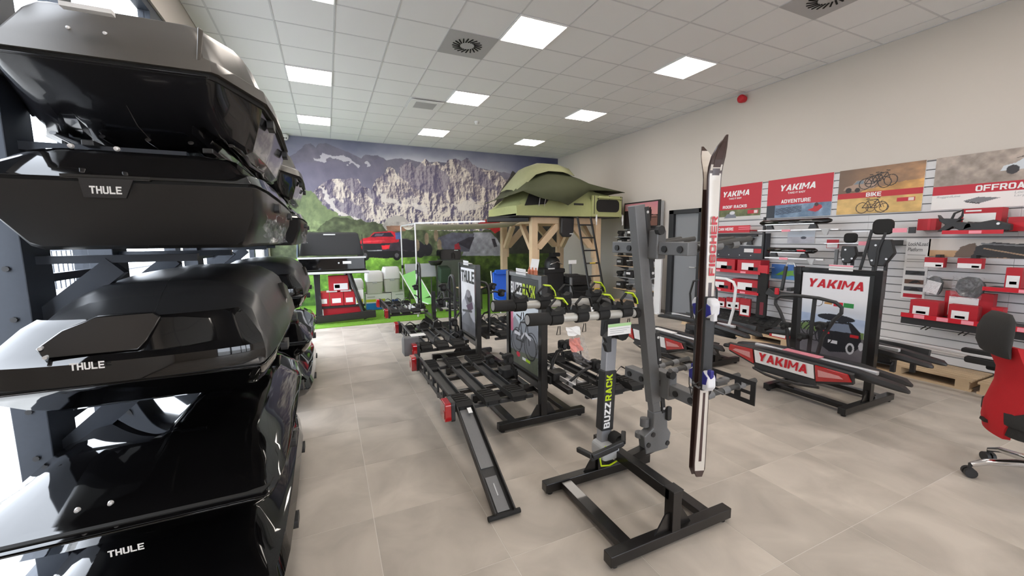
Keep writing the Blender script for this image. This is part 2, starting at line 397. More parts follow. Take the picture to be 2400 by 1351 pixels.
# lamps
lampm = bpy.data.materials.new('lamp_diffuser'); lampm.use_nodes = True
nt = lampm.node_tree; nt.nodes.remove(nt.nodes['Principled BSDF']); em = nt.nodes.new('ShaderNodeEmission')
em.inputs[0].default_value = LAMP_COL+(1,); em.inputs[1].default_value = LAMP
nt.links.new(em.outputs[0], nt.nodes['Material Output'].inputs[0])
ord_ = {(-.39, 6.54): 'above the stacked roof boxes, second from the mural', (-.39, 8.94): 'in the left row, closest to the mural', (-.39, 4.14): 'cut off by the top edge above the roof boxes',
        (2.01, 4.14): 'largest in view, beside the round swirl vent', (2.01, 6.54): 'in the middle row beside the rectangular grille', (2.01, 8.94): 'in the middle row, closest to the mural',
        (4.41, 4.14): 'in the right row, nearest the red fire sounder', (4.41, 6.54): 'in the right row, second from the mural', (4.41, 8.94): 'in the right row above the rooftop tent'}
for x, y in lamps:
    t = thing('ceiling_light_panel', 'square lit ceiling panel '+ord_.get((x, y), 'behind the camera, out of view'), 'ceiling light', (x+.3, y+.3, CZ-.02), group='square ceiling panels')
    MB().bx(x+.012, y+.012, CZ-.013, x+.588, y+.588, CZ-.011).build('diffuser', lampm, t)
    MB().bx(x, y, CZ-.016, x+.6, y+.014, CZ+.01).bx(x, y+.586, CZ-.016, x+.6, y+.6, CZ+.01).bx(x, y+.014, CZ-.016, x+.014, y+.586, CZ+.01).bx(x+.586, y+.014, CZ-.016, x+.6, y+.586, CZ+.01).build('frame', WHITE, t)
# swirl vents
ventm = mat('vent_metal', rgb(176,176,177), .5, 0, .02, 20); holem = mat('vent_dark', (.004,.004,.004), .9)
for (x, y), lb in zip(swirls, ('round swirl air vent in a square ceiling plate beside a light panel', 'round swirl air vent cut off by the top edge near the right wall')):
    t = thing('swirl_vent', lb, 'air vent', (x+.3, y+.3, CZ), group='swirl vents')
    MB().bx(x, y, CZ-.008, x+.6, y+.6, CZ+.01).build('plate', ventm, t)
    for k in range(20):
        a = 2*math.pi*k/20; c = V((x+.3+.135*math.cos(a), y+.3+.135*math.sin(a), CZ-.0105)); d = V((math.cos(a+.35), math.sin(a+.35), 0))
        MB().bar(c-d*.05, c+d*.05, .016, .005).build('slot', holem, t)
x, y = grilles[0]
t = thing('air_grille', 'rectangular white air grille in the ceiling', 'air vent', (x+.3, y+.3, CZ))
MB().bx(x, y, CZ-.006, x+.6, y+.6, CZ+.01).build('plate', WHITE, t)
MB().bx(x+.02, y+.02, CZ-.03, x+.58, y+.58, CZ-.022).build('baffle', WHITE, t)
MB().bx(x+.12, y+.12, CZ-.032, x+.48, y+.45, CZ-.03).build('mesh_panel', ventm, t)
# smoke detector, camera, sounder
t = thing('smoke_detector', 'small white smoke detector on the ceiling', 'smoke detector', (2.92, 8.08, CZ))
MB().lathe([(.05,CZ),(.05,CZ-.02),(.045,CZ-.03)], (2.92,8.08,0)).build('base', WHITE, t, 40)
MB().lathe([(.032,CZ-.03),(.034,CZ-.05),(.02,CZ-.062),(.0,CZ-.063)], (2.92,8.08,0)).build('sensor_head', WHITE, t, 40)
c = V((-.72, 10.66, 3.9)); t = thing('security_camera', 'white dome security camera under the ceiling beside the mural', 'camera', (c.x, BW, c.z))
MB().cyl((c.x,BW,c.z+.02),(c.x,BW-.05,c.z+.02),.06).build('bracket', WHITE, t, 40)
MB().lathe([(.0,-.075),(.03,-.07),(.055,-.045),(.068,-.01),(.07,.03),(.05,.06),(.0,.065)], c).build('dome', WHITE, t, 50)
for dx in (-.022, .022): MB().cyl((c.x+dx,c.y-.05,c.z-.03),(c.x+dx,c.y-.071,c.z-.042),.014).build('lens', BLACKP, t, 40)
t = thing('fire_sounder', 'round red fire alarm sounder under the ceiling on the right wall', 'alarm', (RW, 4.78, 3.87))
MB().lathe([(.05,-.0),(.05,-.03),(.04,-.035)], (RW,4.78,3.87), ax='x').build('base', RED, t, 40)
MB().lathe([(.04,-.035),(.062,-.045),(.066,-.09),(.05,-.115),(.0,-.118)], (RW,4.78,3.87), ax='x').build('horn', RED, t, 40)
# left window front
gl = bpy.data.materials.new('window_glass'); gl.use_nodes = True; nt = gl.node_tree; nt.nodes.remove(nt.nodes['Principled BSDF'])
tr = nt.nodes.new('ShaderNodeBsdfTransparent'); gs = nt.nodes.new('ShaderNodeBsdfGlossy'); gs.inputs['Roughness'].default_value = .01
lwt = nt.nodes.new('ShaderNodeLayerWeight'); lwt.inputs[0].default_value = .5; pw = nt.nodes.new('ShaderNodeMath'); pw.operation = 'POWER'; pw.inputs[1].default_value = 6
ml_ = nt.nodes.new('ShaderNodeMath'); ml_.operation = 'MULTIPLY_ADD'; ml_.inputs[1].default_value = .5; ml_.inputs[2].default_value = .03; nt.links.new(lwt.outputs['Facing'], pw.inputs[0]); nt.links.new(pw.outputs[0], ml_.inputs[0]); mx = nt.nodes.new('ShaderNodeMixShader')
tr.inputs[0].default_value = (.96,.96,.97,1)
nt.links.new(ml_.outputs[0], mx.inputs[0]); nt.links.new(tr.outputs[0], mx.inputs[1]); nt.links.new(gs.outputs[0], mx.inputs[2]); nt.links.new(mx.outputs[0], nt.nodes['Material Output'].inputs[0])
wy = [1.75, 3.15, 4.55, 5.95, 7.35, 8.75, 10.65]
for k in range(len(wy)-1):
    a, b_ = wy[k], wy[k+1]
    w = struct(MB().bx(LW-.1, a, .06, LW-.02, a+.07, 3.55).bx(LW-.1, b_-.07, .06, LW-.02, b_, 3.55).bx(LW-.1, a+.07, .06, LW-.02, b_-.07, .13).bx(LW-.1, a+.07, 3.48, LW-.02, b_-.07, 3.55).bx(LW-.1, a+.07, 2.45, LW-.02, b_-.07, 2.52).build('window_%d' % (k+1), frame_grey))
    for z0, z1 in ((.13, 2.45), (2.52, 3.48)): MB().bx(LW-.065, a+.07, z0, LW-.055, b_-.07, z1).build('pane', gl, w)
for k in range(4):  # unseen windows behind the camera, added to light the near objects
    a, b_ = .8+1.225*k, .8+1.225*(k+1)
    w = struct(MB().bx(a, FY-.1, 0, a+.07, FY-.02, 3.2).bx(b_-.07, FY-.1, 0, b_, FY-.02, 3.2).bx(a+.07, FY-.1, 0, b_-.07, FY-.02, .08).bx(a+.07, FY-.1, 3.12, b_-.07, FY-.02, 3.2).build('window_%d' % (k+10), frame_grey))
    MB().bx(a+.07, FY-.065, .08, b_-.07, FY-.055, 3.12).build('pane', gl, w)
# outside
gravel = mat('pale_gravel', rgb(168,166,162), .9, 0, .35, 14, bump=.6, pos=True)
struct(MB().bx(-40, -30, -.25, LW-.15, 40, -.12).bx(LW-.15, -30, -.25, 30, FY-.15, -.12).build('ground', gravel))
t = thing('mesh_fence', 'dark metal fence outside beyond the window', 'fence', (-9, 8, -.12))
MB().bx(-9.03, -12, 1.25, -8.97, 38, 1.3).bx(-9.03, -12, .2, -8.97, 38, .25).build('rail', frame_grey, t)
m = MB().bx(-9.015, 0, -.12, -8.985, .03, 1.3).build('picket', frame_grey, t); m.location.y += 0
for k in range(1, 120):
    o = m.copy(); COL.objects.link(o); o.parent = t; o.location.y = -10+k*.3
struct(MB().bx(-24, -25, -.12, -23.6, 40, 3.2).build('wall_outside', mat('pale_outside_wall', rgb(226,226,222), .9)))
# ================================================================== roof boxes on cantilever racks by the window
def interp(tab, s):
    for (a, *va), (b, *vb) in zip(tab, tab[1:]):
        if s <= b:
            q = (s-a)/(b-a) if b > a else 0; return [x+(y-x)*q for x, y in zip(va, vb)]
    return list(tab[-1][1:])
def shell(cx, Y0, w, zs, h, prof, tab, tilt, sgn):
    """half of a roof box lofted along its length; prof: (across, height) fractions, tab: (y, width, height)"""
    m = MB(); rings = []
    ys = sorted({t[0] for t in tab} | {tab[0][0]+(tab[-1][0]-tab[0][0])*k/16 for k in range(17)})
    for y in ys:
        fw, fh = interp(tab, y)
        fade = max(0, 1-y/.5)
        pts = [(x*w*fw, z*h*fh) for x, z in prof]
        half = [(cx+x, Y0+y+tilt*fade*(z/h), zs+sgn*z) for x, z in pts]
        oth = [(2*cx-x, y2, z2) for x, y2, z2 in half[::-1]]
        rings.append(half+oth)
    m.loft(rings); return m
REARTAB = [(0,.80,.62),(.05,.92,.80),(.3,1,.96),(.8,1,1),(1.4,.97,.96),(1.7,.88,.8),(1.95,.70,.5),(2.05,.55,.3)]
def roof_box(label, Y0, cx, w, zs, hl, hb, ml, mb, lp, bp, lt, bt, tilt=.25, btilt=.0, L=1., logo=None, group='roof boxes on the window rack', extra=None):
    lt = [(y*L, a, b) for y, a, b in lt]; bt = [(y*L, a, b) for y, a, b in bt]
    t = thing('roof_box', label, 'roof box', (cx, Y0+1, zs-hb), group=group)
    lid = shell(cx, Y0, w, zs+.006, hl, lp, lt, tilt, 1).build('lid', ml, t, 32, bevel=.006)
    base = shell(cx, Y0+.012, w*.985, zs-.006, hb, bp, bt, btilt, -1).build('base', mb, t, 32, bevel=.005)
    # dark gasket between the shells
    shell(cx, Y0+.02, w*.965, zs, .014, [(0,1),(1,1),(1,-1),(0,-1)], [(y, a, 1) for y, a, b in lt], 0, 1).build('gasket', RUB, t)
    if logo:
        lx, lz, lw, lh, plate, yy = logo
        n = .006
        if plate: MB().prism([(-lw*.75,-lh*1.0),(lw*.55,-lh*1.0),(lw*.85,lh*1.5),(-lw*.85,lh*1.5)][::1], (lx+lw*.05, Y0+yy-.001, lz+lh/2), (1,0,0), (0,0,1), .012).build('badge_plate', DKPL, t)
        text('THULE', (lx-lw/2, Y0+yy-n, lz), (1,0,0), (0,0,1), lw, lh, WHITEP, t, t=.008, bold=.05)
    for k in range(2):       # side locks
        y = Y0+.55+.8*k; x = cx+w*interp(bt, .55+.8*k)[0]*.985
        MB().rbox((x+.002, y, zs-.05), (.03,.1,.045), .012, 'x').build('side_lock', BLKP, t)
    return t, lid, base
# --- A  matt box on the top level
lpA = [(0,1),(.62,1),(.72,.97),(.80,.80),(.90,.30),(.97,.24),(1,.0)]
ltA = [(0,.66,.82),(.02,.70,.86),(.35,.97,.93),(.6,1,.98),(.9,1,1),(1.5,.97,.97),(1.75,.88,.82),(1.95,.72,.5),(2.05,.6,.3)]
bpA = [(0,1),(.5,1),(.56,.86),(.68,.86),(.74,1),(.84,.9),(.95,.25),(.98,0)]
btA = [(0,.64,.5),(.04,.70,.75),(.36,.95,1),(.8,.98,1),(1.5,.95,1),(1.75,.86,.9),(2.0,.6,.5)]
DKT = mat('grey_brown_matt_lid', (.085,.077,.068), .33, .4, .05, 160)
UND = mat('glossy_dark_base', (.012,.012,.014), .16, 0, .1, 60, coat=.4)
A1, _, _ = roof_box('matt grey-brown roof box on the top level, nearest the camera', 1.98, -.68, .47, 2.24, .27, .22, DKT, UND, lpA, bpA, ltA, btA, tilt=.20, btilt=.25)
for x in (-.80, -.70): MB().lathe([(0,-.012),(.006,-.01),(.008,0)], (x, 2.07, 2.36), ax='y', n=10).build('rivet', ALU, A1, 40)
MB().bx(-.80, 2.02, 2.415, -.66, 2.05, 2.43).build('rear_sticker', PAPER, A1)
for k in range(5):
    x = -.98+.15*k; MB().tube([(x, 2.30, 2.035), (x+.02, 2.45, 2.022), (x, 2.7, 2.02), (x+.03, 2.95, 2.018), (x, 3.2, 2.02), (x+.02, 3.55, 2.025), (x, 3.75, 2.04)], .02, 8, rs=[(.012,.008)]+[(.026,.014)]*5+[(.012,.008)], flat=(1,0,0)).build('underside_rib', UND, A1, 50)
for x in (-.86, -.46): MB().bx(x-.02, 2.25, 1.985, x+.02, 3.7, 2.008).build('mount_rail', BLKP, A1, bevel=.004)
MB().prism([(0,0),(.012,.0),(.035,.16),(.018,.17)], (-.425, 2.02, 2.265), (1,.35,0), (-.05,.20,1), .012).build('rear_crease', DKT, A1, bevel=.004)
# --- B  glossy box, tall base with the badge
lpB = [(0,1),(.5,1),(.62,.94),(.70,.86),(.86,.42),(.95,.34),(1,0)]
ltB = [(0,.92,.60),(.03,.95,.74),(.25,.99,.95),(.7,1,1),(1.4,.98,1),(1.7,.9,.8),(1.95,.7,.5),(2.1,.5,.25)]
bpB = [(0,1),(.76,1),(.84,.93),(.97,.45),(1,.1),(1,0)]
btB = [(0,.93,.94),(.03,.96,1),(.2,.99,1),(.9,1,1),(1.5,.98,1),(1.8,.85,.85),(2.05,.5,.5)]
SATIN = mat('satin_black_shell', (.016,.0155,.016), .28, 0, .08, 90)
B1, _, _ = roof_box('black roof box with white badge on its tall rear end, second level from the top', 1.88, -.64, .42, 1.81, .155, .235, GLOSS, SATIN, lpB, bpB, ltB, btB, tilt=.15, btilt=.15, logo=(-.685, 1.762, .085, .026, True, .010))
MB().bx(-.80, 1.882, 1.812, -.565, 1.905, 1.826).build('handle_slot', BLACKP, B1)
for x in (-.78, -.66): MB().lathe([(0,-.012),(.007,-.01),(.009,0)], (x, 1.93, 1.925), ax='y', n=10).build('rivet', ALU, B1, 40)
# crumpled protective film on its aisle side
film = bpy.data.materials.new('plastic_film'); film.use_nodes = True; nt = film.node_tree; b = nt.nodes['Principled BSDF']
b.inputs['Base Color'].default_value = (.5,.5,.55,1); b.inputs['Roughness'].default_value = .12
nz = nt.nodes.new('ShaderNodeTexNoise'); nz.inputs['Scale'].default_value = 9; nz.inputs['Detail'].default_value = 2
rp = nt.nodes.new('ShaderNodeMapRange'); rp.inputs[1].default_value = .4; rp.inputs[2].default_value = .6; rp.inputs[3].default_value = .06; rp.inputs[4].default_value = .34
nt.links.new(nz.outputs['Fac'], rp.inputs[0]); nt.links.new(rp.outputs[0], b.inputs['Alpha'])
def crumple(name, o, u, v, w, h, par, amp=.02, n=18, seed=1, m=None, shape=None):
    r = random.Random(seed); o = V(o); u = V(u).normalized(); v = V(v).normalized(); nn = u.cross(v)
    vs = []; fs = []
    for j in range(n+1):
        for i in range(n+1):
            a, b_ = i/n, j/n
            vs.append(o+u*(a*w+r.uniform(-.3,.3)*w/n)+v*(b_*h+r.uniform(-.3,.3)*h/n)+nn*(r.uniform(0, amp)+(shape(a, b_) if shape else 0)))
    for j in range(n):
        for i in range(n): q = j*(n+1)+i; fs += [(q, q+1, q+n+2), (q, q+n+2, q+n+1)]
    return MB().add(vs, fs).build(name, m or film, par)
crumple('plastic_film', (-.26, 2.1, 1.58), (0,1,0), (0,0,1), 1.0, .30, B1, .03, 16, 2, shape=lambda a, b: -.12*max(0, b-.55)**1.2)
# --- C  matt lid over a glossy tail
lpC = [(0,1),(.3,.99),(.55,.93),(.72,.80),(.80,.70),(.90,.36),(.97,.22),(1,.0)]
ltC = [(0,.90,.42),(.02,.93,.48),(.12,.96,.74),(.35,.99,.90),(.9,1,1),(1.4,.97,.98),(1.75,.86,.80),(2.0,.64,.45),(2.1,.5,.25)]
bpC = [(0,1),(.70,1),(.86,.8),(.98,.25),(1,0)]
btC = [(0,.92,.8),(.03,.95,.95),(.2,.99,1),(.9,1,1),(1.5,.97,1),(1.8,.82,.85),(2.1,.45,.4)]
SHEEN = mat('matt_black_lid', (.03,.031,.034), .30, .25, .05, 160)
C1, _, _ = roof_box('matt black roof box with glossy recessed tail and badge, third level from the top', 1.78, -.65, .43, 1.12, .33, .15, SHEEN, GLOSS, lpC, bpC, ltC, btC, tilt=.45, btilt=.2)
# glossy tail: a bowed apron over the rear end with a recessed window
tail = MB(); rings = []
for z, yo, hw in ((1.128,-.03,.40),(1.16,-.035,.405),(1.20,-.03,.40),(1.225,.02,.385),(1.30,.085,.33),(1.325,.115,.30)):
    n = 12; rings.append([(-.65+hw*math.sin(math.radians(-78+156*k/n))/math.sin(math.radians(78)), 1.78+yo+.10*(1-math.cos(math.radians(-78+156*k/n))), z) for k in range(n+1)])
tail.loft(rings, closed=False); tail.build('rear_apron', GLOSS, C1, 50)
pts = [(-.86,1.222),(-.89,1.25),(-.84,1.30),(-.76,1.335),(-.60,1.338),(-.575,1.32),(-.60,1.25),(-.62,1.222)]
rec = MB(); yf = lambda z: 1.78+.012+(z-1.222)*.95
rec.loft([[V((x, yf(z)-.008, z)) for x, z in pts], [V((x+.01*(1 if x < -.7 else -1), yf(z)+.03, z)) for x, z in pts]]); rec.build('tail_recess', mat('recess_black', (.006,.006,.007), .18, 0, .1, 30, coat=.4), C1, 30, bevel=.006)
for p in ((-.872, 1.252), (-.852, 1.226)): MB().cyl((p[0], yf(p[1])-.018, p[1]), (p[0], yf(p[1]), p[1]), .006).build('rivet', ALU, C1)
text('THULE', (-.775, 1.735, 1.186), (1,0,-.02), (0,.05,1), .085, .024, WHITEP, C1, t=.006, bold=.05)
# side bump handle on the lid
MB().prism([(0,0),(.42,.10),(.44,.16),(.30,.20),(.24,.10),(0,.05)], (-.262, 2.65, 1.13), (0,1,0), (-.22,0,1), .035).build('side_handle', TITAN, C1, bevel=.006)
# --- D  glossy black wide box
lpD = [(0,1),(.04,1),(.07,.93),(.62,.93),(.74,.82),(.86,.42),(.94,.30),(1,0)]
ltD = [(0,.88,.16),(.04,.93,.42),(.09,.95,.78),(.2,.98,.92),(.6,1,1),(1.4,.98,1),(1.75,.88,.85),(2.0,.66,.5),(2.1,.5,.25)]
bpD = [(0,1),(.55,1),(.80,.85),(.96,.35),(1,0)]
btD = [(0,.88,.55),(.04,.93,.85),(.2,.98,1),(.9,1,1),(1.5,.97,1),(1.8,.82,.85),(2.1,.45,.4)]
D1, _, _ = roof_box('wide glossy black roof box with central ridge, fourth level, reflecting the window', 1.58, -.645, .45, .69, .10, .20, GLOSS, GLOSS, lpD, bpD, ltD, btD, tilt=.5, btilt=.25, logo=(-.645, .60, .09, .022, False, .03))
for x in (-.77, -.69): MB().lathe([(0,-.012),(.006,-.01),(.008,0)], (x, 1.655, .752), ax='y', n=10).build('rivet', ALU, D1, 40)
# --- E lowest
E1, _, _ = roof_box('glossy black roof box on the lowest level just above the floor, near end', 1.64, -.65, .43, .23, .17, .15, GLOSS, GLOSS, lpB, bpC, ltB, btC, tilt=.4, btilt=.2)
# second run of boxes further along the window
def second(src, dx, Y0, dz, label, ysrc):
    return dup(src, V(src.location)+V((dx, Y0-ysrc, dz)), label=label)
A2 = second(A1, .02, 4.2, -.03, 'matt grey-brown roof box on the top level, further along by the mural', 1.98)
B2 = second(B1, .03, 4.15, -.02, 'black roof box in crumpled film, second level, further along by the mural', 1.88)
C2 = second(C1, .02, 4.1, -.04, 'matt black roof box, third level, further along beside the open cargo box', 1.78)
D2 = second(D1, .03, 4.0, -.02, 'glossy black roof box, fourth level, further along toward the green carpet', 1.58)
E2 = second(E1, .03, 4.05, 0, 'glossy black roof box on the lowest level, further along toward the green carpet', 1.64)
# racks
rackm = mat('rack_dark_steel', (.04,.047,.06), .42, .3, .08, 60)
def rack(ys, label):
    t = thing('cantilever_rack', label, 'display rack', (-1.12, sum(ys)/2, 0), group='cantilever racks by the window')
    for y in ys:
        MB().bx(-1.19, y-.09, 0, -1.085, y+.09, 2.75).build('post', rackm, t, bevel=.004)
        for z in (2.0, 1.545, .965, .43):
            MB().bx(-1.085, y-.02, z-.038, -.55, y+.02, z-.005).build('arm', rackm, t)
            br = MB().bar((-1.085, y, z-.27), (-.84, y, z-.05), .05, .085); br.build('brace', rackm, t)
            for dz in (-.05, -.25):
                for q in (-.022, .022)[:1]: MB().cyl((-1.135, y-.098, z+dz), (-1.135, y-.09, z+dz), .011, n=8).build('bolt', BLKP, t)
        MB().bx(-1.19, y-.05, 0, -.30, y+.05, .045).build('foot', rackm, t)
    for z in (.8, 1.44, 2.3): MB().bx(-1.145, ys[0], z-.018, -1.12, ys[1], z+.018).build('tie_bar', rackm, t)
    return t
rack((2.32, 3.05), 'dark steel cantilever rack against the window under the near roof boxes')
rack((4.65, 5.4), 'dark steel cantilever rack against the window under the far roof boxes')
# ================================================================== display stands with carriers
def foot_bar(cx, y, t, w=.84):
    f = MB().bx(cx-w/2, y-.03, .02, cx+w/2, y+.03, .08).build('foot_bar', BLK, t, bevel=.004)
    for s in (-1, 1): MB().cyl((cx+s*(w/2-.04), y, 0), (cx+s*(w/2-.04), y, .02), .018, .022).build('rubber_foot', RUB, f)
def stand_base(name, label, cx, y0, y1, group='black steel display stands'):
    t = thing(name, label, 'display stand', (cx, (y0+y1)/2, 0), group=group)
    for y in (y0, y1): foot_bar(cx, y, t)
    for s in (-1, 1): MB().bx(cx+s*.28-.035, y0+.03, .032, cx+s*.28+.035, y1-.03, .072).build('base_rail', BLK, t, bevel=.003)
    return t
def gusset(m, cx, y, s):
    return m.prism([(0,0),(.10,0),(.03,.10),(0,.10)], (cx+s*.03, y-s*.0+.004*s, .08), (s,0,0), (0,0,1), .008*s)
def panel_stand(label, cx, y0, y1, img, tagm=None):
    t = stand_base('poster_stand', label, cx, y0, y1)
    for y in (y0, y1):
        MB().bx(cx-.03, y-.03, .08, cx+.03, y+.03, 1.29).build('post', BLK, t, bevel=.003)
        [gusset(MB(), cx, y, s).build('gusset', BLK, t) for s in (1, -1)]
    MB().bx(cx-.03, y0+.03, .30, cx+.03, y1-.03, .36).build('hitch_beam', BLK, t, bevel=.003)
    MB().bx(cx-.025, y0+.03, 1.245, cx+.025, y1-.03, 1.285).build('top_bar', BLK, t, bevel=.003)
    pb = MB().bx(cx-.012, y0+.03, .37, cx+.012, y1-.03, 1.245).build('poster_board', BLKP, t)
    img.build('poster', (cx-.0135, y1-.04, .40), (0,-1,0), (0,0,1), pb)
    return t, pb
W_, H_ = .57, .83
def buzz_img():
    g = Img(W_, H_, 150, 220, (226,236,246)); f = fbm(g.x*9, g.y*9, 5, 3)
    g.fill(g.y < .47, np.dstack([190+50*f, 204+45*f, 222+30*f]))
    g.poly([(0,.38),(.1,.46),(.2,.40),(.34,.50),(.44,.44),(.57,.48),(.57,0),(0,0)], (150,155,165), jit=.04, sc=8)
    g.poly([(0,.26),(.3,.33),(.57,.28),(.57,0),(0,0)], (112,114,120), jit=.03, sc=10, seed=4)
    g.poly([(0,.12),(.57,.16),(.57,0),(0,0)], np.dstack([70+50*f, 76+50*f, 64+40*f]))
    g.rect(.0,.30,.06,.52,(214,96,128), .8)
    for cx, r in ((.13,.11),(.42,.115)):
        g.ring(cx, .22, r, .014, (18,18,20)); g.ring(cx+.03, .25, r*.95, .010, (50,50,54))
    for a, b in (((.13,.24),(.22,.42)),((.22,.42),(.36,.44)),((.36,.44),(.40,.24)),((.22,.42),(.28,.24)),((.28,.24),(.36,.44)),((.13,.24),(.28,.24)),((.14,.48),(.24,.46)),((.34,.48),(.40,.5))): g.line(a, b, .016, (22,22,26))
    g.line((.10,.30),(.20,.30),.03,(226,226,232)); g.line((.33,.33),(.42,.30),.03,(226,226,232)); g.line((.24,.27),(.30,.33),.02,(210,210,216))
    g.ell(.17,.10,.04,.025,(206,30,60))
    g.rect(.26,.07,.42,.095,(240,240,240)); g.rect(.33,.07,.42,.095,(176,214,30))
    g.rect(0,.595,W_,H_,(22,22,24)); return g
def thule_img():
    g = Img(W_, H_, 120, 180, (244,244,248)); f = fbm(g.x*7, g.y*7, 5, 8)
    g.poly([(0,.22),(.12,.36),(.30,.40),(.44,.30),(.57,.12),(.57,0),(0,0)], (150,150,158), jit=.03, sc=10)
    g.ell(.3,.30,.30,.16,(196,196,204)); g.poly([(0,.16),(.25,.30),(.5,.16),(.57,0),(0,0)], (112,112,120), jit=.03, sc=12)
    g.poly([(.14,.44),(.22,.54),(.36,.55),(.44,.46),(.42,.36),(.26,.33)], (120,118,128), jit=.02, sc=16)
    g.ell(.34,.46,.10,.055,(44,40,50)); g.ell(.29,.51,.09,.05,(150,146,156)); g.poly([(.2,.34),(.44,.42),(.48,.34),(.3,.28)], (86,50,84), jit=.02, sc=14)
    g.fill(g.y < .10, np.dstack([70+60*f, 70+60*f, 76+60*f])); g.line((.05,.26),(.42,.30),.03,(60,58,66)); return g
def yak_img():
    g = Img(W_, H_, 150, 210, (236,236,240)); f = fbm(g.x*8, g.y*8, 5, 5)
    g.fill((g.y < .42)&(g.y > .26), np.dstack([150+70*f, 170+60*f, 205+40*f])); g.fill((g.y >= .42)&(g.y < .60), (205,214,228), np.clip((.60-g.y[..., None][..., 0])/.18, 0, 1))
    g.poly([(0,.30),(.12,.33),(.57,.30),(.57,.22),(0,.22)], np.dstack([80+50*f, 105+50*f, 60+30*f]))
    g.fill(g.y < .24, np.dstack([84+40*f, 80+40*f, 86+40*f]))
    g.poly([(.20,.12),(.18,.24),(.26,.36),(.46,.38),(.54,.30),(.56,.18),(.50,.10),(.30,.06)], (30,30,36)); g.poly([(.24,.27),(.29,.35),(.44,.36),(.47,.28)], (120,130,150))
    g.ell(.33,.405,.16,.035,(36,38,46)); g.ell(.47,.13,.035,.055,(200,200,206)); g.ell(.47,.13,.02,.035,(40,40,44)); g.ell(.555,.17,.02,.04,(190,190,196))
    g.rect(.22,.235,.29,.265,(190,30,40)); g.rect(.46,.24,.53,.27,(190,30,40)); g.rect(.28,.15,.36,.18,(214,214,220))
    for cx, cy in ((.06,.25),(.16,.22),(.10,.26),(.24,.20)): g.ring(cx, cy, .075, .010, (20,20,24))
    for a, b in (((.05,.24),(.12,.33)),((.12,.33),(.2,.32)),((.2,.32),(.24,.2)),((.1,.33),(.16,.22))): g.line(a, b, .012, (28,28,34))
    g.ring(.16,.545,.045,.006,(90,84,78)); g.rect(.22,.53,.29,.55,(196,150,90)); g.rect(.30,.52,.38,.56,(196,30,46)); g.rect(.385,.52,.47,.56,(46,140,70)); return g
S2, pb2 = panel_stand('black steel poster stand with dark bike poster, lime lettering, middle of the left row', 1.62, 2.93, 3.60, buzz_img())
text('BUZZ', (1.605, 3.545, 1.08), (0,-1,0), (0,0,1), .245, .11, WHITEP, pb2, bold=.035); text('RACK', (1.605, 3.285, 1.08), (0,-1,0), (0,0,1), .25, .11, LIME, pb2, bold=.035)
S3, pb3 = panel_stand('black steel poster stand with pale grey poster and black lettering', 1.6, 4.50, 5.15, thule_img())
text('THULE', (1.585, 5.08, 1.05), (0,-1,0), (0,0,1), .50, .15, BLACKP, pb3, bold=.05)
S4 = stand_base('carrier_stand', 'low black steel carrier stand next to the green carpet', 1.56, 6.47, 7.15)
S6, pb6 = panel_stand('black steel poster stand with white poster and red lettering, near the chair', 4.5, 1.90, 2.58, yak_img())
text('YAKIMA', (4.485, 2.49, 1.09), (0,-1,0), (0,0,1), .50, .085, RED, pb6, bold=.02, shear=.15)
for nm, (cx, y, z), st in (('poster on lime-lettered stand', (1.62, 3.3, 1.29), S2), ('pale', (1.6, 4.85, 1.29), S3), ('red', (4.5, 2.2, 1.29), S6)):
    MB().bx(cx-.028, y-.10, z-.02, cx-.024, y+.10, z+.035).bx(cx-.028, y-.1, z, cx+.03, y+.1, z+.004).build('price_holder', PAPER, st)
    MB().bx(cx-.0295, y-.10, z+.02, cx-.0285, y+.10, z+.033).build('price_strip', PINK if nm == 'red' else WHITEP, st)
def stub_posts(t, cx, y0, y1, h=.30):
    for y in (y0, y1):
        MB().bx(cx-.03, y-.03, .08, cx+.03, y+.03, h).build('stub_post', BLK, t, bevel=.003)
        [gusset(MB(), cx, y, s).build('gusset', BLK, t) for s in (1, -1)]
    MB().bx(cx-.03, y0-.0, h-.06, cx+.03, y1, h).build('hitch_beam', BLK, t, bevel=.003)
    MB().bx(cx-.034, y0-.034, h, cx+.034, y0+.034, h+.006).build('end_cap', BLKP, t)
S1 = stand_base('carrier_stand', 'large low black steel carrier stand in front, holding skis and hanging carrier', 1.57, 1.43, 2.06); stub_posts(S1, 1.57, 1.43, 2.06)
S5 = stand_base('carrier_stand', 'low black steel carrier stand between the slat wall and the hanging skis', 4.28, 3.36, 4.03); stub_posts(S5, 4.28, 3.36, 4.03)
stub_posts(S4, 1.56, 6.47, 7.15)
MB().bx(1.50, 6.43, .3, 1.56, 6.49, .75).build('upright', BLK, S4)

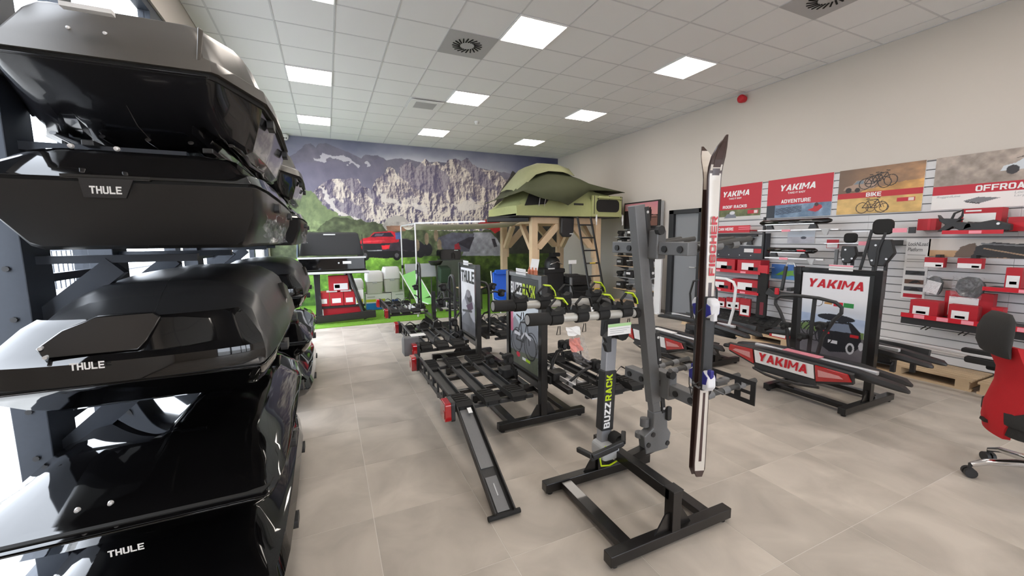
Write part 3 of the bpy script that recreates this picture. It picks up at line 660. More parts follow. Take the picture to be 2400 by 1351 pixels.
# ---- platform carriers (local frame: x outwards from the stand, y along the vehicle's width)
def tray(t, x, y0, y1, z=0., w=.10, strap=True, pad=True, m=None):
    mm = MB().bx(x-w/2, y0, z-.012, x+w/2, y1, z).bx(x-w/2, y0, z, x-w/2+.012, y1, z+.028).bx(x+w/2-.012, y0, z, x+w/2, y1, z+.028)
    tr_ = mm.build('wheel_tray', m or BLKP, t, bevel=.003)
    if pad:
        for s, ye in ((1, y0), (-1, y1)):
            p = MB(); L = .26
            p.prism([(0,0),(L,0),(L,.018),(L-.05,.035),(.04,.05),(0,.03)], (x-w*.62, ye, z+.001), (0,s,0), (0,0,1), w*1.24*s)
            for k in range(4): p.box((x, ye+s*(.06+k*.05), z+.048-k*.004), (w*1.1, .018, .02), rot(20*s, 'X'))
            p.build('wheel_pad', RUB, tr_)
    if strap:
        for ye in (y0+.2, y1-.2):
            MB().tube([(x-w*.6, ye, z+.0), (x-w*.55, ye+.01, z+.09), (x, ye+.015, z+.13), (x+w*.5, ye+.01, z+.10), (x+w*.6, ye, z+.02)], .006, 6, rs=[(.012,.003)]*5).build('wheel_strap', BLKP, tr_)
    return tr_
def tail_light(t, x, y, z, s, w=.05, d=.14, h=.145):
    b = MB().rbox((x-.012, y, z), (.03, d, h), .02, 'x').build('tail_light', BLKP, t, bevel=.003)
    MB().rbox((x+.02, y, z), (.055, d*.96, h*.94), .018, 'x').build('red_lens', TAIL, b, bevel=.006)
    MB().rbox((x+.048, y+s*d*.25, z-.02), (.004, d*.25, h*.4), .01, 'x').build('clear_lens', TAIL, b)
def platform(label, loc, rz, trays=(.30,.50,.70), half=.58, lights=True, board=True, hoop=None, ramp=False, plate=False, arms=(), group='towbar bike carriers', silver=False, boxed=False, tz=0., strap=True):
    t = thing('bike_carrier', label, 'bike carrier', loc, rz, group=group, local=True)
    MB().bx(.03, -.035, -.05, .20, .035, .02).rbox((.12, 0, .02), (.14,.13,.07), .02, 'z').build('tow_coupling', BLKP, t, bevel=.005)
    MB().tube([(.10,.05,.05),(.12,.09,.12),(.18,.10,.20),(.22,.06,.22)], .011).build('release_lever', BLKP, t, 50)
    xe = trays[-1]+.10
    for y in (-.17, .17): MB().bx(.06, y-.02, -.045, xe, y+.02, -.014).build('spine', BLK if not silver else ALU, t, bevel=.003)
    MB().bx(.05, -.30, -.05, .10, .30, -.01).build('cross_beam', BLK, t, bevel=.003)
    for k, x in enumerate(trays): tray(t, x, -half, half, tz, m=ALU if silver and k == 0 else None, strap=strap)
    for y in (-half+.10, half-.10): MB().bx(.12, y-.016, -.04, xe, y+.016, -.013).build('end_tie', BLKP, t, bevel=.003)
    if board:
        m = MB().bx(xe-.02, -half+.08, -.03, xe+.0, half-.08, .0).bx(xe-.02, -half+.08, .085, xe, half-.08, .105)
        for k in range(7): m.bx(xe-.018, -half+.1+k*(2*half-.2)/6-.012, 0, xe-.002, -half+.1+k*(2*half-.2)/6+.012, .085)
        m.build('light_board', BLKP, t, bevel=.002)
    if plate: MB().bx(xe, -.26, -.02, xe+.004, .26, .095).build('number_plate', PAPER, t)
    if lights:
        for s in (-1, 1): tail_light(t, xe+.02, s*half, .03, s)
    if boxed:
        MB().prism([(0,0),(.16,0),(.16,.16),(.09,.20),(0,.20)], (xe-.02, half-.02, -.04), (0,-1,0), (0,0,1), -.16).build('lamp_housing', GREY, t, bevel=.008)
        MB().bx(xe-.1, half-.16, .163, xe+.06, half-.04, .166).build('price_sheet', PAPER, t)
    if hoop:
        hx, hw, hh = hoop
        MB().tube([(hx, -hw, 0), (hx, -hw, hh-.1), (hx, -hw+.03, hh-.03), (hx, -hw+.1, hh), (hx, hw-.1, hh), (hx, hw-.03, hh-.03), (hx, hw, hh-.1), (hx, hw, 0)], .017, 10).build('support_hoop', BLKP, t, 50)
    for (x0, y0, z0, x1, y1, z1) in arms:
        a = MB().tube([(x0, y0, z0), ((x0+x1)/2, (y0+y1)/2, (z0+z1)/2+.02), (x1, y1, z1)], .013).build('bike_arm', BLKP, t, 50)
        MB().rbox((x1, y1, z1), (.07,.06,.09), .02, 'y').box((x1+.03, y1, z1+.02), (.05,.045,.03)).build('arm_clamp', RUB, a, bevel=.006)
        MB().cyl((x1, y1-.05, z1), (x1, y1+.05, z1), .022).build('clamp_knob', BLKP, a, 50)
    if ramp:
        a = V((trays[-1], half-.02, .0)); e = V((trays[-1]-.0, half+.70, -loc[2]+.02))
        d = (e-a).normalized(); up = V((1,0,0)).cross(d)*1.
        if up.z < 0: up = -up
        m = MB()
        m.bar(a, e, .13, .008, up=up)
        r = MB().bar(a-up*.0+V((.06,0,0))+up*.02, e+V((.06,0,0))+up*.02, .01, .04, up=up).bar(a+V((-.06,0,0))+up*.02, e+V((-.06,0,0))+up*.02, .01, .04, up=up)
        r.v += [p.copy() for p in m.v]; r.f += [tuple(i+16 for i in q) for q in m.f]
        rr = r.build('loading_ramp', BLKP, t, bevel=.002)
        MB().bar(a+(e-a)*.02+up*.008, a+(e-a)*.62+up*.008, .085, .008, up=up).build('sliding_channel', GREY, rr)
        MB().bar(a+(e-a)*.70+up*.008, a+(e-a)*.98+up*.008, .075, .006, up=up).build('channel_end', GREY, rr)
        MB().bar(a+(e-a)*.76+up*.012, a+(e-a)*.86+up*.012, .008, .004, up=up).build('channel_slot', LGREY, rr)
        MB().cyl(e+V((-.10,0,0)), e+V((.10,0,0)), .015).build('ramp_roller', RUB, rr, 50)
        MB().bar(a+up*.02+V((-.02,.03,.004)), a+(e-a)*.06+up*.02+V((-.02,.03,.004)), .03, .004, up=up).build('white_sticker', PAPER, rr)
    return t
platform('black three-rail bike carrier with loading ramp reaching the floor', (1.56, 3.27, .37), 180, (.28,.50,.72), .60, ramp=True, strap=False, arms=((.10,.15,0,.22,.25,.22),(.10,-.2,0,.25,-.1,.12)))
platform('dark bike carrier with aluminium rail on the aisle side of the lime-lettered stand', (1.68, 3.0, .37), 0, (.16,.36,.56), .55, lights=False, board=False, silver=True, arms=((.1,.1,0,.3,.2,.22),(.1,-.2,0,.35,-.25,.15),(.2,.3,0,.45,.32,.18)))
platform('dark bike carrier with white-sheeted lamp housing beside the pale poster stand', (1.54, 4.83, .40), 180, (.26,.44,.62), .60, plate=False, boxed=True, hoop=(.16,.12,.75), arms=((.16,.10,.5,.30,.1,.62),(.16,-.1,.45,.26,-.2,.40),(.1,.12,.3,.2,.2,.2)))
platform('dark bike carrier behind the pale poster stand, facing the wooden frame', (1.66, 4.83, .42), 0, (.22,.42,.62), .52, lights=False, hoop=(.14,.18,.62), arms=((.14,.15,.5,.3,.1,.55),(.14,-.15,.5,.3,-.2,.5)))
platform('folded silver bike carrier with red lamp overhanging the green carpet', (1.50, 6.82, .45), 180, (.28,.44,.60), .55, silver=True, hoop=(.12,.10,.75), arms=((.12,.05,.6,.2,.1,.35),))
platform('dark bike carrier on the far low stand, partly hidden by the pale poster', (1.60, 6.82, .45), 0, (.24,.44,.64), .50, silver=True, lights=False, hoop=(.16,.2,.25))

# ---- low carriers with wide slanted tail lamps
def yak_carrier(label, loc, rz, letter=True, hoop=True, sheet=False):
    t = thing('bike_carrier', label, 'bike carrier', loc, rz, group='low bike carriers with slanted lamps', local=True)
    MB().bx(.03,-.04,-.12,.20,.04,-.04).rbox((.20,0,-.03),(.22,.2,.1),.03,'z').build('tow_coupling', BLKP, t, bevel=.006)
    MB().bx(.10,-.05,-.03,.62,.05,.0).build('spine', BLKP, t, bevel=.004)
    for k, (x, y0, y1) in enumerate(((.30,-.70,.80),(.50,-.72,.86))):
        m = MB(); rings = []
        for y, w, h, dz in ((y0,.03,.015,-.03),(y0+.03,.085,.03,-.025),(y0+.3,.10,.045,0),(y0+.55,.085,.05,.015),(-.15,.07,.05,.015),(.25,.07,.05,.015),(y1-.35,.10,.05,.012),(y1-.05,.09,.035,-.01),(y1,.03,.015,-.02)):
            rings.append([V((x+a*w/2, y, b*h+dz)) for a, b in ((-1,.2),(-.8,1),(.8,1),(1,.2),(.7,-.3),(-.7,-.3))])
        m.loft(rings); m.build('wheel_tray', BLKP, t, 40)
    MB().bx(.385,-.42,.03,.425,.62,.062).build('silver_rail', ALU, t, bevel=.004)
    MB().bx(.37,-.12,.066,.46,.2,.072).build('price_strip', PINK if letter else PAPER, t)
    # light board
    pl = [(-.27,-.075),(.27,-.075),(.27,.06),(-.27,.06)]
    lb = MB().prism([(-.56,-.02),(-.30,-.10),(.30,-.10),(.56,-.02),(.56,.075),(.30,.085),(-.30,.085),(-.56,.075)], (.60,0,-.01), (0,1,0), (.25,0,1), .035).build('light_board', BLKP, t, bevel=.006)
    MB().prism(pl, (.637,0,-.005), (0,1,0), (.25,0,1), .004).build('number_plate', PAPER, lb)
    if letter: text('YAKIMA', (.6325,-.235,-.045), (0,1,0), (.25,0,1), .47, .09, RED, lb, t=.006, bold=.02, shear=.15)
    else:
        text('14', (.6325,-.24,.0), (0,1,0), (.25,0,1), .06, .05, RED, lb, t=.006)
        for k in range(4): MB().prism([(0,0),(.3,0),(.3,.004),(0,.004)], (.6325,-.14,-.03+.02*k), (0,1,0), (.25,0,1), .006).build('fine_print', LGREY, lb)
    for s in (-1, 1):
        tl = MB().prism([(s*.285,-.085),(s*.285,.07),(s*.53,.062),(s*.555,.0)][::s], (.636,0,-.01), (0,1,0), (.25,0,1), .014).build('tail_light', TAIL, t, bevel=.004)
        MB().prism([(s*.31,-.03),(s*.31,.035),(s*.47,.03),(s*.50,.01)][::s], (.651,0,-.012), (0,1,0), (.25,0,1), .004).build('clear_lens', TAILW, tl)
    MB().tube([(.60,-.30,-.15),(.64,-.15,-.165),(.65,0,-.17),(.64,.15,-.165),(.60,.30,-.15)], .02, 8, rs=[(.02,.012)]*5).build('lower_lip', BLKP, t, 50)
    MB().bx(.60,-.28,-.15,.62,.28,-.09).build('lip_web', BLKP, t)
    if hoop:
        z = lambda p: (.34-.0*p[1], p[0], p[1])
        pts = [(-.12,.02),(-.16,.25),(-.24,.42),(-.29,.49),(-.29,.54),(-.24,.58),(-.1,.60),(.1,.60),(.24,.58),(.29,.54),(.29,.49),(.24,.42),(.16,.25),(.12,.02)]
        MB().tube([z(p) for p in pts], .016, 10).build('support_hoop', BLKP, t, 50)
        for y in (-.05, .05): MB().bar((.335, y, .02), (.335, y*1.3, .595), .035, .014, up=(1,0,0)).build('hoop_bar', BLKP, t, bevel=.004)
        for y, zz in ((-.16,.30),(.15,.36),(.0,.22)): MB().rbox((.36, y, zz), (.06,.09,.05), .02, 'x').cyl((.36,y,zz),(.42,y,zz-.03),.02).build('arm_clamp', RUB, t, bevel=.005)
    return t
yak_carrier('low black bike carrier with red-lettered plate and hoop before the white poster', (4.46, 2.28, .43), 180)
yak_carrier('low black bike carrier with plain price sheet behind the hanging skis', (4.24, 3.78, .36), 180, letter=False, hoop=False)
yak_carrier('low black bike carrier on the slat-wall side of the red-lettered stand', (4.54, 2.30, .46), 0, letter=False, hoop=False)
yak_carrier('low black bike carrier on the slat-wall side of the stand behind the skis', (4.32, 3.86, .40), 0, letter=False, hoop=False)
# upright hoop frames on the far low stand: white tubular bike frame behind the skis
t = thing('bike_frame_holder', 'white tubular bike holder with black hoop behind the hanging skis', 'bike holder', (4.75, 3.7, .4))
MB().tube([(4.75,3.55,.42),(4.75,3.50,.65),(4.75,3.48,.95),(4.75,3.52,1.02),(4.75,3.62,1.05),(4.75,3.80,1.05)], .018, 10).build('white_tube', WHITE, t, 50)
MB().tube([(4.70,4.10,.42),(4.70,4.15,.8),(4.70,4.1,.98),(4.70,3.95,1.02),(4.70,3.8,1.0),(4.70,3.72,.9),(4.70,3.70,.42)], .015, 10).build('black_hoop', BLKP, t, 50)
MB().bx(4.66,3.5,.40,4.8,4.15,.44).build('base_bar', BLKP, t)

# ================================================================== hanging carrier on the front stand
HX, HY = 1.50, 1.93
hc = thing('hanging_bike_carrier', 'hanging bike carrier with silver pole, black sleeve and lime straps on front stand', 'bike carrier', (HX, HY, .25))
SLV = mat('silver_pole', rgb(168,170,176), .35, .5, .03, 40)
lean = .035
def hp(z): return V((HX+lean*(z-.3)/.85, HY, z))
MB().bar(hp(.34), hp(1.08), .075, .055, up=(0,1,0)).build('pole', SLV, hc, bevel=.006)
sl = MB().bar(hp(.42), hp(.80), .088, .068, up=(0,1,0)).build('pole_sleeve', BLKP, hc, bevel=.008)
d = (hp(1)-hp(0)).normalized(); side = V((-.77,-.64,0)).normalized()
text('BUZZ', hp(.44)+V((.019-.008, -.0365, 0)), d, V((-1,0,0)), .165, .045, WHITEP, sl, bold=.045, t=-.001)
text('RACK', hp(.615)+V((.019-.008, -.0365, 0)), d, V((-1,0,0)), .165, .045, LIME, sl, bold=.045, t=-.001)
MB().bar(hp(1.00), hp(1.17), .09, .08, up=(0,1,0)).build('head_block', BLKP, hc, bevel=.01)
MB().cyl(hp(1.05)+V((.02,-.10,-.01)), hp(1.05)+V((.02,.06,-.01)), .042, n=10).build('head_knob', RUB, hc, 40)
MB().prism([(0,0),(.03,0),(.05,.05),(.035,.06),(.05,.09),(.02,.12),(0,.12)], hp(.93)+V((-.035,-.04,0)), (-1,0,0), (0,0,1), -.03).build('pole_latch', BLKP, hc, bevel=.004)
# foot bracket: handle, lime cable, grey housing
MB().rbox((HX, HY-.02, .30), (.13,.12,.10), .03, 'y').build('foot_housing', LGREY, hc, bevel=.012)
MB().bar((HX-.02,HY-.02,.24),(1.57,HY-.02,.27),.05,.05).build('tow_coupling', BLK, hc)
hd = MB()
for a, b in (((-.17,-.12,.34),(.02,-.16,.40)),((-.19,.0,.33),(-.17,-.12,.34)),((-.17,-.10,.315),(.0,-.13,.365)),((.02,-.16,.40),(.08,-.09,.42))): hd.bar(V((HX,HY,0))+V(a), V((HX,HY,0))+V(b), .028, .03)
hd.build('foot_lever', BLKP, hc, bevel=.006)
MB().cyl((HX+.05,HY-.10,.37),(HX+.05,HY-.03,.37),.042,n=10).build('foot_knob', RUB, hc, 40)
MB().tube([(HX-.05,HY-.09,.36),(HX-.10,HY-.10,.30),(HX-.09,HY-.10,.25),(HX-.02,HY-.09,.23),(HX+.05,HY-.08,.24)], .005).build('lime_cable', LIME, hc, 50)
MB().box((HX+.10,HY-.06,.25),(.025,.05,.055)).build('lime_clip', LIME, hc, bevel=.004)
MB().bx(HX-.02,HY-.05,.27,HX+.10,HY-.02,.33).build('housing_plate', LGREY, hc, bevel=.01)
# the two arms with cradles
ARM = mat('pale_arm_tube', rgb(186,184,178), .4, .3, .03, 40)
lb_ = ['front', 'rear']
for k, (y, xa, xb, z) in enumerate(((HY-.13, .94, 1.60, 1.165), (HY+.14, .86, 1.58, 1.20))):
    a = MB().cyl((xa, y, z+.02), (xb, y, z), .024, n=16).build('arm', ARM, hc, 50)
    MB().cyl((xa-.035, y, z+.022), (xa+.09, y, z+.018), .034, n=16).build('arm_grip', RUB, a, 50); MB().cyl((xb-.005, y, z), (xb+.025, y, z), .03, n=14).build('arm_cap', RUB, a, 50)
    MB().cyl((xa-.0365, y, z+.022), (xa-.034, y, z+.022), .025, n=16).build('arm_end_plug', LGREY, a, 50)
    for j, x in enumerate((xa+.13, xa+.29, xa+.43, xb-.07)):
        zz = z+.014
        c = MB().cyl((x-.034, y, zz), (x+.034, y, zz), .034, n=14)
        c.prism([(-.045,0),(.045,0),(.035,.035),(.015,.02),(-.015,.02),(-.035,.035)], (x, y+.03, zz+.025), (1,0,0), (0,0,1), .06)
        cr = c.build('cradle', RUB, a, 50)
        MB().tube([(x-.03,y-.02,zz+.03),(x-.05,y-.025,zz+.075),(x-.01,y-.02,zz+.11),(x+.04,y-.02,zz+.10),(x+.055,y-.025,zz+.05)], .004, 6, rs=[(.011,.004)]*5, flat=(0,1,0)).build('strap', RUB, cr, 40)
        if (j+k) % 2 == 0 or j == 3:
            MB().tube([(x-.012,y-.021,zz+.113),(x+.03,y-.021,zz+.107),(x+.055,y-.024,zz+.075),(x+.062,y-.025,zz+.045)][:4 if j % 2 else 3], .006, 6, rs=[(.014,.006)]*4, flat=(0,1,0)).build('lime_tip', LIME, cr, 40)
        MB().tube([(x+.0,y-.03,zz-.035),(x-.01,y-.03,zz-.08),(x+.012,y-.03,zz-.08),(x+.01,y-.03,zz-.035)], .0025, 5).build('cord_loop', RUB, cr, 40)
MB().bar((1.57,HY-.13,1.165),(1.57,HY+.14,1.20),.05,.05).build('arm_bridge', BLKP, hc, bevel=.006)
cd = thing('price_card', 'white price card with green header hanging below the pale arm tube', 'price card', (1.47, 1.76, 1.08))
MB().bx(1.38,1.757,1.06,1.54,1.759,1.125).build('card', PAPER, cd); MB().bx(1.38,1.7555,1.108,1.54,1.7568,1.125).build('green_header', mat('soft_green_print', rgb(170,210,150), .5), cd)
for k in range(3): MB().bx(1.395,1.7555,1.072+.011*k,1.49+.02*k,1.7568,1.075+.011*k).build('print_line', LGREY, cd)
bg_ = thing('plastic_bag', 'clear plastic bag of small parts hanging from the pale arm tube', 'bag', (1.19, 1.78, .98))
crumple('bag_film', (1.13,1.78,1.12), (1,0,0), (.35,0,-1), .10, .22, bg_, .04, 9, 5)
crumple('bag_contents', (1.15,1.785,1.06), (1,0,0), (.3,0,-1), .07, .08, bg_, .02, 5, 6, m=mat('bag_contents', rgb(226,150,140), .5, 0, .3, 40))
crumple('bag_label', (1.125,1.775,1.13), (1,0,0), (.2,0,-1), .08, .05, bg_, .008, 4, 7, m=PAPER)

# ================================================================== grey ski rack with skis
sr = thing('ski_rack', 'tall grey powder-coated ski rack leaning on the front stand', 'ski rack', (1.72, 1.80, .28))
b0 = V((1.80, 1.80, .42)); b1 = V((1.59, 1.80, 1.78)); dm = (b1-b0).normalized(); xm = V((0,1,0)).cross(dm).normalized()
MB().bar(b0+dm*.18, b1, .075, .06, up=(0,1,0)).build('mast', GREY, sr, bevel=.004)
MB().bar(b0, b0+dm*.50, .058, .048, up=(0,1,0)).build('mast_lower', SLV if False else GREY, sr, bevel=.004)
ft = MB().prism([(-.08,-.12),(.10,-.12),(.12,-.02),(.09,.02),(.08,.14),(-.03,.14),(-.03,.04),(-.10,.0)], b0+V((-.02,.03,-.02)), (1,0,0), (0,0,1), .06).build('foot_bracket', GREY, sr, bevel=.008)
MB().cyl(b0+V((-.10,.03,-.05)), b0+V((-.10,.03,-.02)), .03).cyl(b0+V((-.075,.02,.02)), b0+V((-.075,.02,.07)), .028).build('foot_bush', GREY, ft, 40)
MB().rbox(b0+V((.06,-.04,.10)), (.035,.02,.09), .012, 'y').build('release_handle', BLKP, ft, bevel=.004)
for p in ((.07,-.035,-.10),(-.05,-.035,-.02),(-.085,-.035,-.08)): MB().cyl(b0+V(p), b0+V(p)+V((0,.02,0)), .016, n=10).build('bolt', BLKP, ft, 40)
MB().bar((1.57,1.80,.27),(1.80,1.80,.31),.05,.05).build('tow_bar', BLK, sr)
for z0, z1 in ((.10,.32),(.42,.62),(.95,1.36)):
    pl = MB().bar(b0+dm*z0+xm*.046-V((0,.028,0)), b0+dm*z1+xm*.046-V((0,.028,0)), .03, .012, up=(0,1,0)).build('slotted_plate', BLKP, sr, bevel=.003)
    for q in (z0+.03, z1-.03): MB().cyl(b0+dm*q+xm*.046-V((0,.037,0)), b0+dm*q+xm*.046-V((0,.032,0)), .008, n=8).build('rivet', ALU, pl)
for nm, f, zsz in (('lower', .36, .075), ('upper', .82, .075)):
    c = b0+dm*(1.37*f if nm == 'upper' else .27)
    hub = c+xm*.06
    cr = MB().bx(hub.x-.03, hub.y-.10, hub.z-.06, hub.x+.035, hub.y+.03, hub.z+.10).build('cross_hub', GREY, sr, bevel=.006)
    for s in (-1, 1):
        y0 = hub.y+s*(.06 if s < 0 else .05); y1 = hub.y+s*.30
        bk = MB().bx(hub.x-.02, min(y0,y1), hub.z-.035, hub.x+.05, max(y0,y1), hub.z+.035).build('cross_arm', GREY, sr, bevel=.004)
        for k, fr_ in enumerate((.35, .8)):
            yy = y0+(y1-y0)*fr_
            MB().cyl((hub.x-.028, yy, hub.z-.003), (hub.x-.018, yy, hub.z-.003), .018, n=12).build('bolt', BLKP, bk, 40)
            tb = MB().cyl((hub.x+.05, yy, hub.z), (hub.x+.52, yy, hub.z+(.05 if nm == 'upper' else .03)), .016, n=12).build('ski_arm', GREY if False else mat('arm_foam_grey', (.05,.049,.047), .6, 0, .1, 60), sr, 50)
            for k2 in range(3): MB().cyl((hub.x+.10+.13*k2, yy, hub.z+.008*k2), (hub.x+.15+.13*k2, yy, hub.z+.008*k2+.004), .022, n=12).build('sleeve', GREY, tb, 50)
    MB().cyl(hub+V((-.02,-.12,.10)), hub+V((-.02,-.09,.10)), .026, n=8).build('star_knob', BLKP, cr, 40)
# number plate frame hanging at the end of the lower arms
pf = MB()
c0 = V((2.19, 1.86, .63)); uu = V((0,-1,0)); vv = V((0,0,1))
for x0, z0, x1, z1 in ((0,0,.42,.02),(0,.09,.42,.11),(0,.02,.03,.09),(.13,.02,.16,.09),(.29,.02,.33,.09),(.39,.02,.42,.09),(.33,.045,.39,.06)): pf.prism([(x0,z0*1.3),(x1,z0*1.3),(x1,z1*1.3),(x0,z1*1.3)], c0, uu, vv, .006)
pfo = pf.build('number_plate_frame', BLKP, sr)
MB().bx(2.10,1.62,.70,2.19,1.66,.73).build('frame_arm', GREY, sr)

# skis: a pair base to base
def ski(label, s, o, n, letters):
    """s = +1 shows its top sheet, -1 its other side; n = normal of the top sheet"""
    n = V(n).normalized(); w = V((0,0,1)).cross(n).normalized()
    t = thing('ski', label, 'ski', o, group='pair of skis')
    L = 1.78; rings = []; N = 40
    def cen(f):
        bend = .0
        if f > .90: bend = .085*((f-.90)/.10)**1.7
        if f < .04: bend = .004*((.04-f)/.04)
        return V(o)+V((0,0,1))*(f*L)+n*(.008+.006*math.sin(math.pi*min(1, f/.9))+bend)
    def hw(f):
        side = .028+.010*(abs(f-.45)/.45)**1.6
        if f > .93: side *= max(.12, 1-((f-.93)/.07)**2.2)
        if f < .03: side *= .45+.55*math.sqrt(max(0, f/.03))
        return side
    for k in range(N+1):
        f = k/N; c = cen(f); th = .005+.005*math.sin(math.pi*f)
        rings.append([c-w*hw(f)-n*th*.3, c+w*hw(f)-n*th*.3, c+w*hw(f)*.9+n*th, c-w*hw(f)*.9+n*th])
    body = MB().loft(rings).build('ski_body', mat('ski_dark_edge', (.06,.035,.03), .3, .2, .1, 20, coat=.4), t, 40)
    # printed top sheet sections
    def sheet(f0, f1, m, a=-.85, b=.85, lift=.0008, nm='top_sheet'):
        rs = []
        K = max(2, int((f1-f0)*50))
        for k in range(K+1):
            f = f0+(f1-f0)*k/K; c = cen(f)+n*(.005+.005*math.sin(math.pi*f)+lift); rs.append([c+w*hw(f)*.9*a, c+w*hw(f)*.9*b])
        return MB().loft(rs, closed=False, caps=False).build(nm, m, body)
    ivory = mat('ski_ivory', rgb(214,206,196), .25, 0, .03, 30, coat=.6); brown = mat('ski_maroon', (.05,.02,.018), .25, 0, .1, 30, coat=.6)
    sheet(.50, .93, ivory); sheet(.30, .50, brown); sheet(.02, .30, ivory); sheet(.05, .27, brown, -.25, .25, .0012, 'ski_stripe')
    sheet(.90, .985, brown if s > 0 else ivory, -.5, .6, .0014, 'tip_patch'); sheet(.52, .60, brown, -.4, .3, .0013, 'ski_stripe')
    rs = []
    for k in range(8):
        f = .87+.115*k/7; c = cen(f)-n*(.0018+.003*math.sin(math.pi*f)+.0012); rs.append([c+w*hw(f)*.95, c-w*hw(f)*.95])
    MB().loft(rs, closed=False, caps=False).build('tip_base_sheet', ivory, body)
    if letters:
        for f, s_, hgt, mm in ((.62,'FISCHER',.30,RED),):
            c = cen(f)+n*.012
            text(s_, c+w*.018, (0,0,1), -w, hgt, .03, mm, body, t=.002, bold=.03)
        c = cen(.33)+n*.012; text('PLASMA EDGE', c+w*.02, (0,0,1), -w, .28, .02, WHITEP, body, t=.003, bold=.01)
    # binding
    WB = mat('binding_white', rgb(222,222,226), .35, 0, .05, 30); BB = mat('binding_blue', rgb(44,44,130), .35, 0, .1, 30)
    pd = MB().bar(cen(.28)+n*.016, cen(.56)+n*.016, .055, .02, up=n).build('binding_plate', BLKP, t, bevel=.004)
    for f, sgn, nm in ((.53, 1, 'toe_binding'), (.31, -1, 'heel_binding')):
        c = cen(f)
        bo = MB().prism([(-.06,.02),(.05,.02),(.045,.05),(.02,.072),(-.03,.066),(-.05,.045)], c-w*.024, (0,0,sgn), n, .048*sgn).build(nm, WB, t, bevel=.008)
        MB().prism([(-.055,.022),(.02,.022),(.01,.06),(-.03,.065)], c-w*.0265, (0,0,sgn), n, .053*sgn).build('blue_insert', BB, bo, bevel=.004)
        MB().box(c+n*.055+V((0,0,-.045*sgn)), (.025,.025,.045)).build('binding_lever', BB if sgn < 0 else WB, bo, bevel=.005)
        for q in (-1, 1): MB().tube([c+w*q*.04+n*.03, c+w*q*.055+n*.0+V((0,0,-.03)), c+w*q*.05-n*.02+V((0,0,-.09))], .003, 5).build('ski_brake', BLKP, bo, 40)
    return t
SB = P(1634, 1098, 1.47); SB.z = .30
ski('ivory ski with red lettering and dark tip, the right one of the pair', 1, SB+V((-.002,-.006,0)), (-.33,-.945,0), True)
ski('dark-edged ski with pale tip curving to the left, rear one of the pair', -1, SB+V((.002,.010,-.01)), (.33,.945,0), False)
t = thing('ski_strap', 'dark strap tying the two skis together above the lower arms', 'strap', SB+V((0,0,.5)))
MB().tube([SB+V((.05*math.cos(a)-.0,.035*math.sin(a),.52+.01*math.sin(3*a))) for a in [k*.5236 for k in range(12)]], .006, 6, closed=True).build('loop', GREY, t, 40)
MB().bar(SB+V((.0,-.04,.52)), SB+V((.09,-.07,.47)), .01, .004).build('loose_end', GREY, t)
